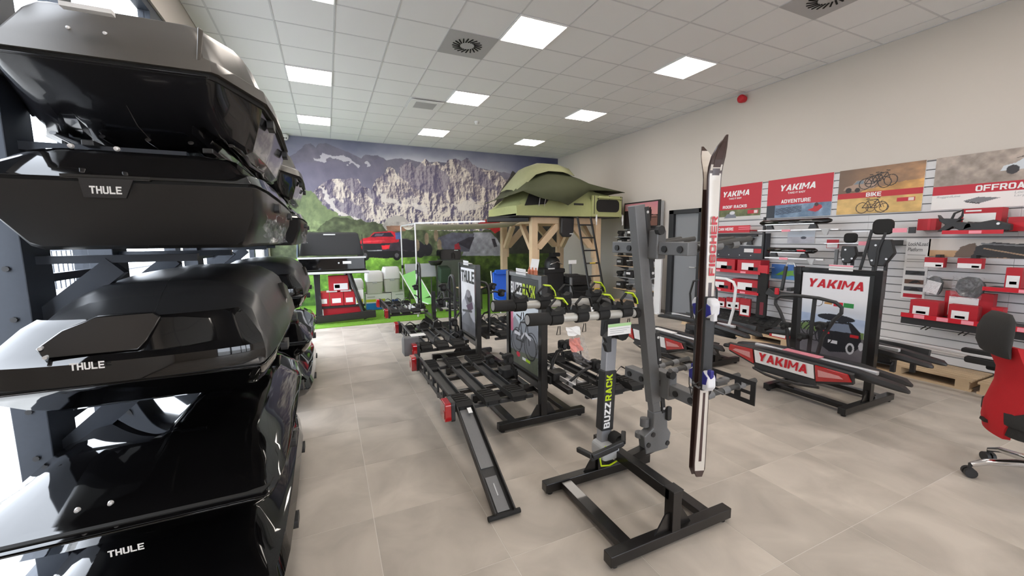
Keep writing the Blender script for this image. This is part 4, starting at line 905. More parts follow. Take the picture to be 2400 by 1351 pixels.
# ================================================================== mural on the back wall
def mural():
    W, Hh = RW-LW, CZ; nx, ny = 760, 396
    g = Img(W, Hh, nx, ny, (120,122,140))
    def w(x, y): p = P(x, y, BW-.01); return (p.x-LW, p.z)
    def wp(*ps): return [w(*p) for p in ps]
    X, Y = g.x, g.y
    n1 = fbm(X*1.1, Y*1.6, 6, 1); n2 = fbm(X*3.2+Y*1.2, Y*2.4-X*.6, 6, 21, True); n3 = fbm(X*9, Y*9, 4, 41)
    sx = np.clip((X-.5)/6.5, 0, 1); sy = np.clip((Y-2.9)/1.1, 0, 1)
    g.c = np.dstack([(112+70*n1-30*sy-36*np.clip((X-5.6)/1.5,0,1)), (116+66*n1-30*sy-36*np.clip((X-5.6)/1.5,0,1)), (142+52*n1-26*sy-30*np.clip((X-5.6)/1.5,0,1))])/255
    cl = np.exp(-(((X-3.6)/2.0)**2+((Y-3.45)/.33)**2)); g.fill(np.clip(cl*(.4+1.1*n1), 0, 1), (212,212,220), .9)
    # far dark ridge
    far = np.dstack([88+40*n2, 86+38*n2, 106+34*n2])
    g.poly(wp((600,420),(640,380),(690,362),(706,350),(715,339),(726,337),(738,348),(746,337),(766,336),(790,348),(818,357),(845,370),(856,362),(884,364),(905,376),(940,372),(1000,382),(1060,380),(1120,396),(1180,404),(1240,420),(1240,520),(600,520)), far, jit=.10, sc=4)
    hz = g.inpoly(wp((600,380),(900,380),(900,470),(600,470)), jit=.3, sc=2); g.fill(hz, (118,114,138), .45)
    snow = g.inpoly(wp((728,372),(760,366),(800,364),(838,384),(832,388),(790,374),(735,378)), jit=.26, sc=8, seed=5); g.fill(snow, (205,202,212), .85)
    snow = g.inpoly(wp((852,376),(862,378),(872,386),(860,390)), jit=.2, sc=9, seed=6); g.fill(snow, (205,202,212), .85)
    # pale rock massif, streaked
    st = fbm(X*2.0, Y*7-X*1.0, 5, 61, True); st2 = fbm(X*7, Y*2.2+X*.7, 5, 71)
    rock = np.dstack([140+76*n2*st2*1.5+34*(n3-.3), 131+74*n2*st2*1.5+34*(n3-.3), 138+68*n2*st2*1.5+32*(n3-.3)])
    ridge = wp((700,470),(725,462),(742,440),(756,428),(780,421),(838,419),(846,434),(870,444),(878,424),(892,410),(902,407),(908,394),(916,391),(924,398),(932,412),(938,392),(952,380),(964,382),(974,396),(984,384),(998,372),(1012,384),(1024,378),(1040,390),(1052,376),(1068,372),(1082,378),(1094,370),(1108,386),(1122,392),(1138,400),(1160,398),(1180,418),(1198,424),(1230,440),(1230,545),(700,545))
    rm = g.inpoly(ridge, jit=.09, sc=6, seed=3); g.fill(rm, rock)
    hh = fbm(X*1.5+Y*.3, Y*1.1, 7, 81, True)*1.0+.35*fbm(X*5, Y*3, 5, 91, True)
    gx = np.gradient(hh, axis=1)*nx/W; gy = np.gradient(hh, axis=0)*ny/Hh
    lt = np.clip(.52+.17*gx-.10*gy, 0, 1); lt = lt*lt*(3-2*lt); ltc = lt[..., None]
    shcol = np.array([84,78,102.]); mdcol = np.array([158,146,148.]); hicol = np.array([226,216,206.])
    rc = np.where(ltc < .5, shcol+(mdcol-shcol)*ltc*2, mdcol+(hicol-mdcol)*(ltc-.5)*2)+(24*(n3-.5))[..., None]
    g.fill(rm, rc)
    bigsh = rm & (fbm(X*1.7+Y*1.3, Y*1.5, 5, 141) > .56); g.fill(bigsh, (96,90,118), .5)
    lowsnow = g.inpoly(wp((870,500),(930,470),(980,462),(1040,480),(1100,468),(1180,480),(1200,500),(1200,545),(860,545)), jit=.25, sc=4, seed=13) & (lt > .42); g.fill(lowsnow, (226,217,206), .7)
    for q, sd in ((((752,440),(764,446),(786,486),(800,504),(790,506),(768,478)), 31), (((786,492),(830,510),(880,524),(900,534),(860,530),(800,508)), 33), (((884,456),(930,466),(940,482),(896,470)), 35), (((960,470),(1000,486),(1010,500),(970,490)), 37), (((1060,480),(1110,470),(1130,486),(1080,496)), 39)):
        g.fill(g.inpoly(wp(*q), jit=.22, sc=7, seed=sd), (220,213,208), .85)
    # green slopes and forest
    gr = np.dstack([80+60*n1+30*(n3-.5), 96+62*n1+30*(n3-.5), 62+44*n1+20*(n3-.5)])
    gm = g.inpoly(wp((560,470),(700,448),(726,446),(756,470),(770,492),(800,508),(850,520),(900,528),(900,570),(560,570)), jit=.2, sc=4, seed=7); g.fill(gm, gr, .9)
    fo = g.inpoly(wp((740,540),(780,508),(840,516),(880,524),(930,534),(1000,540),(1220,540),(1310,500),(1310,612),(560,612),(560,560)), jit=.12, sc=6, seed=17)
    g.fill(fo, np.dstack([58+40*n3, 66+42*n3, 46+30*n3]))
    dk = g.inpoly(wp((1150,500),(1200,400),(1230,420),(1310,480),(1310,620),(1180,620)), jit=.1, sc=5, seed=23); g.fill(dk, (46,44,42), .85)
    # meadow
    base = w(900, 603)[1]; me = Y < base+.03*(n1-.5)
    k = np.clip((base-Y)/base, 0, 1); right = np.clip((X-2.6)/2.2, 0, 1)
    g.fill(me, np.dstack([(98-60*k)*(1-.6*right)+60*n3, (146-72*k)*(1-.6*right)+60*n3, (52-30*k)*(1-.6*right)+30*n3]))
    # red pickup
    def pp(col, *ps): g.poly(wp(*ps), col)
    pp((60,50,60), (838,598),(842,568),(865,560),(955,560),(968,572),(1000,576),(1000,600),(960,604))
    pp((188,28,44), (840,572),(848,560),(866,556),(876,545),(918,542),(930,546),(936,556),(934,568),(900,572))
    pp((40,30,48), (868,556),(878,547),(916,545),(924,555)); pp((70,90,140),(926,546),(938,544),(940,560),(928,562))
    pp((30,30,36), (848,572),(915,570),(912,584),(850,586)); pp((210,40,50),(838,578),(850,577),(852,584),(840,585)); pp((214,40,50),(894,576),(914,574),(912,584),(896,585))
    pp((150,150,158), (858,588),(895,586),(895,596),(860,597)); pp((24,22,26),(836,590),(915,588),(975,590),(985,602),(900,606),(838,602))
    for cx, cy in ((985,590),(1003,585)): p = w(cx, cy); g.ell(p[0], p[1], .12, .17, (30,28,32))
    for cx in (856, 930): p = w(cx, 599); g.ell(p[0], p[1], .11, .13, (20,18,20)); g.ell(p[0], p[1], .05, .06, (90,86,90))
    pp((206,60,70),(846,566),(900,563),(904,566),(848,569)); pp((96,90,104),(880,549),(900,548),(896,553),(878,554)); pp((30,26,34),(940,560),(985,566),(1000,580),(960,590),(942,584))
    # roof tents and camp
    pp((176,170,164),(896,528),(908,512),(925,506),(945,507),(958,520),(962,532),(940,540),(905,540)); pp((140,104,84),(905,530),(958,528),(950,542),(908,542))
    pp((150,150,160),(1082,600),(1096,572),(1110,545),(1150,545),(1165,560),(1182,590),(1185,600)); pp((60,56,66),(1152,560),(1160,560),(1166,578),(1158,580)); pp((170,36,40),(1106,532),(1140,514),(1180,520),(1182,534),(1160,548),(1150,538))
    pp((84,84,96),(1020,560),(1060,545),(1112,548),(1100,590),(1060,592),(1040,585)); pp((50,46,56),(1070,570),(1100,556),(1112,556),(1100,585)); pp((150,40,52),(1065,574),(1075,570),(1080,584),(1066,586))
    for a in ((978,575),(1000,560),(1022,552),(1030,575)): p = w(*a); g.ell(p[0], p[1], .06, .16, (126,110,90))
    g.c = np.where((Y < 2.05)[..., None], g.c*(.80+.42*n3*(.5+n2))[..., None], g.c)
    mt = thing('mural', 'wall-sized printed mural of snowy rock mountains above a green camp meadow', 'mural', (2.6, BW, 0))
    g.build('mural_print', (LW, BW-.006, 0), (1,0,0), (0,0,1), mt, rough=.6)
    MB().bx(LW, BW-.005, 0, RW, BW-.001, CZ).build('mural_backing', PAPER, mt)
mural()
# grass carpet
cg = tag(MB().bx(LW, 7.93, 0, RW-.02, BW-.006, .012).build('grass_carpet', mat('artificial_grass', rgb(112,160,44), .9, 0, .45, 160, bump=.6)), 'bright green artificial grass carpet below the mural', 'carpet'); 
bt_ = MB()
r = random.Random(3)
for k in range(26000):
    x = r.uniform(-.6, 6.3); y = r.uniform(7.935, 10.5); a = r.uniform(0, 6.28); dx, dy = .005*math.cos(a), .005*math.sin(a); h = r.uniform(.003,.010)
    q = len(bt_.v); bt_.v += [V((x-dx, y-dy, .0115)), V((x+dx, y+dy, .0115)), V((x+r.uniform(-.01,.01), y+r.uniform(-.01,.01), .012+h))]; bt_.f.append((q, q+1, q+2))
me_ = bpy.data.meshes.new('grass_blades'); me_.from_pydata([tuple(p-V((0,0,0))) for p in bt_.v], [], bt_.f); me_.materials.append(mat('grass_blade', rgb(120,172,48), .8, 0, .4, 30)); gbl = bpy.data.objects.new('grass_blades', me_); COL.objects.link(gbl); gbl.parent = cg; gbl['kind'] = 'stuff'

# ================================================================== wooden frame and rooftop tent
FX0, FX1, FY0, FY1, FZ = 4.02, 5.66, 7.70, 9.30, 2.04
wf = thing('timber_frame', 'tall pale timber post frame with angled braces carrying the rooftop tent', 'timber frame', ((FX0+FX1)/2, (FY0+FY1)/2, 0))
for x in (FX0, FX1):
    for y in (FY0, FY1): MB().bx(x-.07, y-.07, .018, x+.07, y+.07, FZ-.13).build('post', PINE, wf, bevel=.005)
for y in (FY0, FY1): MB().bx(FX0-.07, y-.07, FZ-.13, FX1+.07, y+.07, FZ).build('beam', PINE, wf, bevel=.005)
for x in (FX0, FX1): MB().bx(x-.07, FY0+.07, FZ-.13, x+.07, FY1-.07, FZ).build('beam', PINE, wf, bevel=.005)
for x, s in ((FX0, 1), (FX1, -1)):
    for y in (FY0, FY1):
        MB().prism([(0,0),(.10,0),(.55,.45),(.55,.55),(.45,.55),(0,.10),(0,.0)], (x+s*.07, y-.05*s, FZ-.13-.55), (s,0,0), (0,0,1), -.10*s if s > 0 else -.10*s).build('brace', PINE, wf, bevel=.004)
        MB().bx(min(x+s*.07,x+s*.12), y-.05, FZ-.90, max(x+s*.07,x+s*.12), y+.05, FZ-.66).build('brace_block', PINE, wf, bevel=.004)
for x in (FX0, FX1):
    for y, s in ((FY0, 1), (FY1, -1)):
        MB().bar((x, y+s*.09, FZ-.66), (x, y+s*.55, FZ-.15), .10, .10).build('brace', PINE, wf, bevel=.004)
olive = mat('pale_olive_canvas', rgb(172,176,122), .85, 0, .08, 14, bump=.08); dolive = mat('dark_olive_fly', rgb(66,70,46), .8, 0, .10, 9, bump=.15); meshm = mat('tent_dark_mesh', (.012,.011,.010), .8, 0, .2, 200)
tt = thing('rooftop_tent', 'olive green rooftop tent with dark fly standing on the timber frame', 'tent', (4.8, 8.3, FZ))
TX0, TX1, TY0, TY1 = 3.50, 6.10, 7.42, 9.0
MB().bx(TX0, TY0+.02, FZ+.004, TX1, TY1, FZ+.07).build('floor_board', BLKP, tt, bevel=.01)
# canvas body
prof = [(TX0,.14,.16),(3.62,.18,.30),(3.95,.20,.72),(4.25,.22,.97),(4.7,.24,1.02),(5.1,.26,.90),(5.5,.30,.66),(5.85,.38,.50),(TX1-.02,.36,.42)]
rings = []
for x, hw_, hp_ in prof:
    z0 = FZ+.07
    rings.append([V((x, TY0+.0, z0-.05)), V((x, TY0+.02, z0+hw_)), V((x, TY0+.16, z0+hw_+(hp_-hw_)*.55)), V((x, TY0+.45, z0+hw_+(hp_-hw_)*.9)), V((x, (TY0+TY1)/2, z0+hp_)), V((x, TY1-.45, z0+hw_+(hp_-hw_)*.9)), V((x, TY1-.16, z0+hw_+(hp_-hw_)*.55)), V((x, TY1-.02, z0+hw_)), V((x, TY1-.02, z0))])
MB().loft(rings).build('canvas_body', olive, tt, 35)
# dark rain fly: over the front and the low right end
def tz(x, f):   # height of the body at x and arch fraction f (0 wall top .. 1 crown)
    for (a, h0, c0), (b_, h1, c1) in zip(prof, prof[1:]):
        if x <= b_:
            q = (x-a)/(b_-a); return FZ+.07+(h0+(h1-h0)*q)+((c0+(c1-c0)*q)-(h0+(h1-h0)*q))*f
    return FZ+.07+.42
fl_ = []
for x, drop, out, crown in ((3.28,.33,.10,.30),(3.55,.42,.18,.42),(3.9,.28,.30,.80),(4.35,.22,.30,1.02),(4.55,.16,.26,1.05),(4.9,.34,.16,.99),(5.2,.50,.08,.86),(5.6,.52,.08,.68),(6.0,.52,.07,.56),(6.16,.50,.06,.51)):
    z0 = FZ+.07
    fl_.append([V((x, TY0-out, z0+drop)), V((x, TY0-out*.5+.04, z0+drop+(crown-drop)*.45)), V((x, TY0+.30, z0+drop+(crown-drop)*.80)), V((x, TY0+.50, z0+crown*.96+.015)), V((x, TY1-.3, z0+crown*.9))])
fm = MB(); fm.loft(fl_, closed=False, caps=False); fo_ = fm.build('rain_fly', dolive, tt, 50)
sm = fo_.modifiers.new('thick', 'SOLIDIFY'); sm.thickness = .012
# pale crown panel
cp = []
for x, c in ((3.60,.52),(3.85,.80),(4.05,1.02),(4.35,1.13),(4.7,1.13),(5.0,1.05)):
    cp.append([V((x, TY0+.22, FZ+.07+c*.80)), V((x, TY0+.45, FZ+.07+c*.97)), V((x, TY0+.75, FZ+.07+c+.02)), V((x, TY1-.5, FZ+.07+c))])
cpo = MB().loft(cp, closed=False, caps=False).build('crown_panel', mat('grey_olive_canvas', rgb(150,152,116), .85, 0, .08, 14, bump=.08), tt, 60); sm = cpo.modifiers.new('thick', 'SOLIDIFY'); sm.thickness = .008
MB().prism([(.02,.02),(.50,.06),(.62,.22),(.40,.30),(.12,.26)], (3.66, TY0+.012, FZ+.20), (1,0,0), (0,0,1), .012).build('side_window', meshm, tt)
for x in (3.95, 4.08): MB().cyl((x, TY0-.15, FZ+.38), (x+.05, TY0+.0, FZ+.22), .006).build('awning_rod', ALU, tt)
# right end with big window facing the room
MB().bx(5.30, TY0-.03, FZ+.02, TX1+.02, TY0+.02, FZ+.48).build('end_wall', olive, tt, bevel=.01)
wn = MB().prism(rrect(.62,.27,.09,4), (5.72, TY0-.032, FZ+.26), (1,0,0), (0,0,1), .006).build('mesh_window', meshm, tt)
MB().tube([(5.42,TY0-.04,FZ+.44),(5.74,TY0-.05,FZ+.43),(6.08,TY0-.04,FZ+.42)], .028, 8).build('rolled_cover', olive, tt, 50)
for x in (5.44, 5.74, 6.05): MB().bar((x,TY0-.06,FZ+.47),(x,TY0-.055,FZ+.38),.012,.01).build('tie_strap', BLKP, tt)
for x in (5.36, 6.11): MB().bar((x,TY0-.03,FZ+.47),(x,TY0-.03,FZ+.08),.014,.01).build('edge_zip', BLKP, tt)
MB().bx(4.86, TY0+.005, FZ+.26, 5.10, TY0+.015, FZ+.30).build('maker_patch', BLACKP, tt)
for x in (5.40, 6.12): crumple('tie_cloth', (x,TY0-.05,FZ+.06), (1,0,0), (0,0,-1), .03, .22, tt, .03, 4, 4, m=PAPER)
# hanging shoe bag
sb = thing('hanging_bag', 'black bag hanging from the timber beam under the tent', 'bag', (4.72, 7.6, 1.7))
MB().prism([(-.16,0),(.16,0),(.15,-.30),(.08,-.42),(-.10,-.42),(-.17,-.34)][::-1], (4.76, 7.60, FZ-.0), (1,0,0), (0,0,1), .10).build('bag_body', BLKP, sb, bevel=.02)
MB().bx(4.80, 7.495, FZ-.36, 4.88, 7.50, FZ-.34).build('bag_label', PAPER, sb)
# ladder
ld = thing('tent_ladder', 'black telescopic ladder leaning from the tent to the carpet', 'ladder', (5.3, 7.3, 0))
la = [(V((4.93,7.40,FZ+.02)), V((5.08,6.98,.03))), (V((5.27,7.40,FZ+.02)), V((5.45,6.98,.03)))]
for a, b_ in la:
    MB().bar(a, b_, .045, .03).build('side_rail', BLKP, ld, bevel=.004); MB().bar(b_+(a-b_)*.10, b_, .05, .04).build('foot_sleeve', PAPER, ld)
for k in range(7):
    f = .09+k*.135; a = la[0][0].lerp(la[0][1], f); b_ = la[1][0].lerp(la[1][1], f)
    ru = MB().bar(a, b_, .04, .03).build('rung', BLKP, ld, bevel=.004)
    if k in (3, 5): MB().bar(a.lerp(b_,.3)+V((0,-.02,.006)), a.lerp(b_,.7)+V((0,-.02,.006)), .012, .022).build('yellow_mark', mat('yellow_label', rgb(220,190,60), .5), ru)
# side awning on two poles
aw = thing('side_awning', 'pale pull-out awning on two silver poles reaching left from the tent frame', 'awning', (2.8, 9, 0))
MB().bar((3.05,7.93,1.985),(3.93,7.75,2.0),.12,.10).build('awning_case', BLKP, aw, bevel=.02)
MB().bar((1.62,8.2,1.915),(3.05,8.03,1.96),.035,.03).build('front_rail', ALU, aw); MB().bar((1.62,8.2,1.905),(1.62,9.9,1.905),.03,.03).build('end_rail', ALU, aw)
rs = []
for k in range(9):
    x = 1.64+k*.28; rs.append([V((x, 8.24-(x-1.6)*.09+q*.2, 1.90+(x-1.62)*.03-.10*math.sin(math.pi*q/8)-.03*math.sin(math.pi*k/8))) for q in range(9)])
o = MB().loft(rs, closed=False, caps=False).build('awning_cloth', mat('awning_cloth', rgb(196,188,174), .8, 0, .08, 10), aw, 60); sm = o.modifiers.new('thick', 'SOLIDIFY'); sm.thickness = .004
for x, y in ((1.62,8.2),(1.62,9.9)):
    MB().cyl((x,y,.92),(x,y,1.91),.016).cyl((x,y,.018),(x,y,.93),.021).build('pole', ALU, aw, 50)
    MB().cyl((x,y,.90),(x,y,.98),.028).build('pole_clamp', BLKP, aw, 50)
# ================================================================== things on the carpet
# open cargo box on a black stand
cb = thing('cargo_box', 'open black truck cargo box on a black stand in front of the mural', 'cargo box', (.05, 8.6, 1.0))
MB().bx(-.50, 8.30, 1.02, .66, 9.0, 1.26).build('box_body', GLOSS, cb, bevel=.02)
MB().bx(-.51, 8.285, 1.245, .67, 8.31, 1.275).build('rim', ALU, cb)
lidm = MB(); lidm.loft([[V((-.52,8.98,1.28)), V((.68,8.98,1.28)), V((.60,9.02,1.72)), V((-.44,9.02,1.72))], [V((-.5,9.12,1.28)), V((.66,9.12,1.28)), V((.55,9.14,1.75)), V((-.40,9.14,1.75))]])
lidm.build('lid', BLKP, cb, bevel=.01)
MB().prism([(0,0),(.6,0),(.55,.42),(.5,.44)], (-.525, 8.36, 1.28), (0,1,0), (0,0,1), .02).build('lid_gusset', mat('blue_grey_sheet', rgb(96,110,126), .4, .4), cb); MB().prism([(.3,0),(.6,0),(.62,.42)], (.66, 8.36, 1.28), (0,1,0), (0,0,1), .012).build('lid_gusset', BLKP, cb)
MB().bx(-.06, 9.0, 1.69, .16, 9.018, 1.712).build('lid_label', PAPER, cb); MB().bx(.25, 8.292, 1.14, .40, 8.298, 1.19).build('price_label', PAPER, cb)
MB().cyl((.18,8.27,1.16),(.18,8.3,1.16),.015).build('lock', ALU, cb)
cs = thing('cargo_box_stand', 'black slanted-leg stand holding the open cargo box', 'display stand', (.05, 8.5, 0))
MB().bx(-.40, 8.27, .96, .72, 8.33, 1.0).build('crossbar', ALU, cs); MB().bx(-.45, 8.4, .94, .72, 8.5, .99).build('crossbar', BLK, cs); MB().bx(-.45, 8.85, .94, .72, 8.95, .99).build('crossbar', BLK, cs)
for x0, x1 in ((-.22,-.20),(.36,.62)): MB().bar((x0, 8.45, .95), (x1, 8.32, .04), .10, .05).build('leg', BLK, cs, bevel=.004)
for x0, x1 in ((-.2,-.25),(.3,.5)): MB().bar((x0, 8.9, .95), (x1, 9.0, .04), .08, .05).build('leg', BLK, cs, bevel=.004)
MB().bar((-.30,8.27,.10),(.80,8.27,.14),.05,.14).build('foot_board', BLK, cs, bevel=.004); MB().bar((-.3,9.0,.06),(.8,9.0,.07),.05,.06).build('foot_board', BLK, cs, bevel=.004)
MB().bar((-.24,8.44,.30),(.62,8.44,.30),.06,.03).build('shelf_rail', BLK, cs)
MB().bx(-.25, 8.40, .30, .62, 8.95, .325).build('shelf', BLK, cs)
LASTC = [None]
def carton(label, cat, x0, y0, z0, dx, dy, dz, m=None, panel=None, rz=0, group=None, name='product_carton', tag_=None, axis='y'):
    """printed carton: body, printed front panel on the side facing the room"""
    t = thing(name, label, cat, (x0+dx/2, y0+dy/2, z0), rz, group=group, local=True)
    m = m or REDB
    MB().bx(-dx/2,-dy/2,0,dx/2,dy/2,dz).build('carton_body', m, t, bevel=.002)
    if axis == 'y': fr = lambda a0, b0, a1, b1, mm, nm: MB().bx(-dx/2+a0*dx, -dy/2-.0012, b0*dz, -dx/2+a1*dx, -dy/2-.0004, b1*dz).build(nm, mm, t)
    else: fr = lambda a0, b0, a1, b1, mm, nm: MB().bx(-dx/2-.0012, dy/2-a1*dy, b0*dz, -dx/2-.0004, dy/2-a0*dy, b1*dz).build(nm, mm, t)
    for q in panel or ((.12,.12,.72,.62,PAPER),): fr(*q[:4], q[4], 'printed_panel')
    LASTC[0] = t
    return t
BLUEC = mat('blue_carton_print', rgb(30,120,196), .5, 0, .1, 8); LIMEC = mat('lime_carton_print', rgb(196,204,40), .5); NAVY = mat('navy_carton_print', rgb(34,60,130), .5); CREAM = mat('cream_plastic', rgb(206,205,198), .4, 0, .03, 20)
carton('red carton with white panel standing on top of the red cartons', 'carton', -.02, 8.5, .60, .36, .2, .30, panel=((.25,.08,.95,.5,PAPER),(.3,.2,.55,.42,BLACKP)), group='red cartons on the stand shelf')
for k, (x, wd) in enumerate(((-.24,.22),(-.01,.24),(.24,.20))):
    carton('low red carton on the cargo box stand, '+('beside the roof boxes','in the middle','beside the white carton')[k], 'carton', x, 8.42, .328, wd, .34, .26, panel=((.15,.2,.8,.55,PAPER),), group='red cartons on the stand shelf')
carton('white carton with yellow print on the cargo box stand', 'carton', .45, 8.42, .328, .15, .3, .28, m=PAPER, panel=((.1,.1,.9,.35,LIMEC),), group='red cartons on the stand shelf')
carton('large red carton at the bottom of the cargo box stand', 'carton', -.22, 8.45, .09, .82, .45, .2, panel=((.02,.1,.1,.9,PAPER),), group='red cartons on the stand shelf')
for k, x in enumerate((.03,.28)):
    s_ = thing('price_card', 'white price card resting on the red cartons, '+('near the tall carton','near the white carton')[k], 'price card', (x, 8.45, .59), group='price cards on the cartons')
    MB().bar((x-.0, 8.40, .600), (x+.0, 8.58, .615), .19, .004).build('card', PAPER, s_); MB().bar((x-.0, 8.42, .603), (x+.0, 8.44, .605), .12, .004).build('print_line', LGREY, s_)
def toilet(label, x, y, z, w=.38, lidded=True, h=.40):
    t = thing('portable_toilet', label, 'portable toilet', (x, y, z), group='portable toilets by the mural')
    MB().loft([[V((x+a*w*.46, y+b_*.19, z)) for a, b_ in rrect(2,2,.3,3)], [V((x+a*w*.5, y+b_*.21, z+h*.52)) for a, b_ in rrect(2,2,.3,3)]]).build('waste_tank', CREAM, t, 50)
    MB().loft([[V((x+a*w*.52, y+b_*.22, z+h*.54)) for a, b_ in rrect(2,2,.3,3)], [V((x+a*w*.51, y+b_*.22, z+h*.86)) for a, b_ in rrect(2,2,.3,3)], [V((x+a*w*.44, y+b_*.18, z+h)) for a, b_ in rrect(2,2,.3,3)]]).build('lid', WHITE, t, 50)
    MB().bx(x-.05, y-.225, z+h*.46, x+.05, y-.205, z+h*.55).build('latch', LGREY, t, bevel=.005)
    return t
carton('white carton with blue print under the portable toilets', 'carton', .72, 9.45, .02, .55, .4, .36, m=WHITE, panel=((0,.0,.62,.42,BLUEC),(0,.5,.75,.66,LIMEC),(.05,.78,.35,.84,LGREY)), group='cartons below the toilets')
carton('white carton with navy label under the taller portable toilet', 'carton', 1.28, 9.45, .02, .28, .4, .38, m=WHITE, panel=((.0,.05,.5,.55,NAVY),(.3,.8,.9,.86,LGREY)), group='cartons below the toilets')
toilet('low white portable toilet behind the slanted stand leg', .50, 9.60, .30, .36, h=.42)
toilet('white portable toilet with flat square lid on the blue carton', .92, 9.62, .385, .36, h=.50)
toilet('white portable toilet with rounded lid, next to the awning pole', 1.30, 9.62, .405, .36, h=.56)
carton('grey-white carton carrying the low portable toilet', 'carton', .36, 9.45, .02, .30, .35, .275, m=WHITE, panel=((.1,.3,.9,.6,LGREY),), group='cartons below the toilets')
# green sun lounger, tilted table, drawers, grill, folding chair
gl_ = thing('camping_lounger', 'light green folding camping lounger with raised back', 'lounger', (1.8, 8.8, 0)); MINT = mat('mint_green_cloth', rgb(150,222,130), .6, 0, .06, 60)
MB().bar((1.62,9.05,.86),(1.86,8.75,.30),.34,.025,up=(0,-1,.6)).build('back_panel', MINT, gl_, bevel=.01); MB().bar((1.86,8.75,.30),(2.05,8.4,.24),.34,.025).build('seat_panel', MINT, gl_, bevel=.01)
for dx in (-.18, .18): MB().tube([(1.60+dx,9.06,.89),(1.86+dx,8.74,.30),(2.06+dx,8.38,.23)], .012).build('side_tube', WHITE, gl_, 50); MB().cyl((1.86+dx,8.74,.30),(1.92+dx,8.62,.02),.011).build('leg', WHITE, gl_)
tb = thing('folding_table', 'grey folding camping table top behind the green lounger', 'table', (2.0, 9.5, 0))
MB().box((1.98,9.55,.86),(.72,.03,.34),rot(-20,'X')).build('table_top', LGREY, tb, bevel=.02)
for x in (1.72, 2.24): MB().cyl((x,9.6,.75),(x,9.65,.018),.014).build('leg', GREY, tb)
dr = thing('camp_kitchen', 'dark green-grey camp kitchen cabinet before the mural', 'cabinet', (2.95, 10.2, 0)); DG = mat('dark_sage_panel', rgb(86,90,80), .6, 0, .06, 20)
MB().bx(2.58,10.0,.02,3.28,10.4,1.06).build('cabinet_body', DG, dr, bevel=.006)
for k in range(4): MB().bx(2.60,9.985,.62+.11*k-.36,3.26,10.0,.72+.11*k-.36).build('drawer_front', DG, dr, bevel=.004)
gr_ = thing('portable_grill', 'black portable grill with closed lid on the camp kitchen', 'grill', (2.8, 10.1, 1.06)); MB().rbox((2.85,10.2,1.20),(.56,.34,.26),.07,'y').build('grill_body', GLOSS, gr_, bevel=.01); MB().bx(2.95,10.02,1.30,3.05,10.03,1.315).build('grill_badge', PAPER, gr_); MB().bx(2.6,10.0,1.065,3.1,10.4,1.08).build('grill_base', BLK, gr_)
gc = thing('camping_chair', 'dark folding camping chair with cup holder beside the camp kitchen', 'chair', (2.5, 9.2, 0))
MB().lathe([(.0,.98),(.11,.99),(.16,1.06),(.17,1.09)], (2.28,9.3,0)).build('round_tray', BLKP, gc, 50); MB().cyl((2.3,9.3,.02),(2.3,9.3,.98),.014).build('stand_tube', BLKP, gc)
MB().box((2.45,9.2,.78),(.24,.3,.34),rot(12,'X')).build('back_cloth', mat('dark_green_cloth', rgb(46,66,48), .8), gc, bevel=.02)
for a, b_ in (((2.34,9.12,.75),(2.55,9.1,.02)),((2.56,9.12,.75),(2.36,9.1,.02))): MB().cyl(a, b_, .011).build('leg', BLKP, gc)
bl = thing('blue_camping_chair', 'blue folding camping chair behind the lime-lettered poster', 'chair', (3.48, 8.2, 0)); BLU = mat('bright_blue_cloth', rgb(22,92,204), .5, 0, .06, 40)
MB().box((3.50,8.25,.55),(.40,.05,.62),rot(-8,'X')).build('back_cloth', BLU, bl, bevel=.03); MB().box((3.50,8.0,.28),(.40,.42,.04),rot(4,'X')).build('seat_cloth', BLU, bl, bevel=.015)
MB().rbox((3.50,8.22,.86),(.34,.07,.10),.04,'y').build('head_pillow', BLU, bl, bevel=.01)
for x in (3.28, 3.72): MB().tube([(x,8.32,.88),(x,8.2,.25),(x,7.8,.26)], .012).build('side_tube', ALU, bl, 50); MB().cyl((x,8.2,.26),(x,8.28,.02),.011).build('leg', ALU, bl); MB().cyl((x,7.82,.26),(x,7.78,.02),.011).build('leg', ALU, bl)
wt = thing('wooden_side_table', 'small low table with bamboo top right of the pale poster', 'table', (2.95, 8.6, 0)); MB().bx(2.6,8.4,.50,3.15,8.75,.52).build('table_top', PINE, wt); [MB().cyl((x,y,.02),(x,y,.5),.013).build('leg', BLK, wt) for x in (2.65,3.1) for y in (8.45,8.7)]
# gear under the tent
bb = thing('storage_case', 'tall black storage case with label under the tent', 'case', (4.75, 8.3, 0)); MB().bx(4.45,8.0,.02,4.98,8.5,.86).build('case_body', BLKP, bb, bevel=.02); MB().bx(4.43,7.98,.80,5.0,8.52,.90).build('case_lid', BLKP, bb, bevel=.02); MB().bx(4.55,7.985,.86,4.72,7.99,.92).build('case_label', PAPER, bb)
he = thing('black_helmet', 'black helmet-shaped carrier head on top of the storage case', 'helmet', (4.78, 8.2, .9)); MB().lathe([(.18,.902),(.19,1.0),(.16,1.10),(.09,1.17),(0,1.18)], (4.78,8.2,0)).build('helmet_shell', BLKP, he, 50); MB().rbox((4.78,8.1,1.22),(.22,.16,.09),.03,'y').build('top_pad', RUB, he, bevel=.01); MB().tube([(4.62,8.02,1.0),(4.78,7.98,1.06),(4.94,8.02,1.0)], .012).build('visor', CHROME, he, 50)
gg = thing('black_duffel', 'black soft gear bag on the carpet under the ladder', 'bag', (5.3, 7.9, 0)); MB().rbox((5.28,7.95,.26),(.62,.5,.48),.08,'y').build('bag_body', RUB, gg, bevel=.05); MB().rbox((5.28,7.95,.62),(.56,.46,.22),.08,'y').build('upper_bag', BLKP, gg, bevel=.04); [MB().tube([(5.28-.24,7.68,z),(5.28,7.66,z-.03),(5.52,7.68,z)], .012).build('bag_strap', BLKP, gg, 50) for z in (.22,.40,.62)]
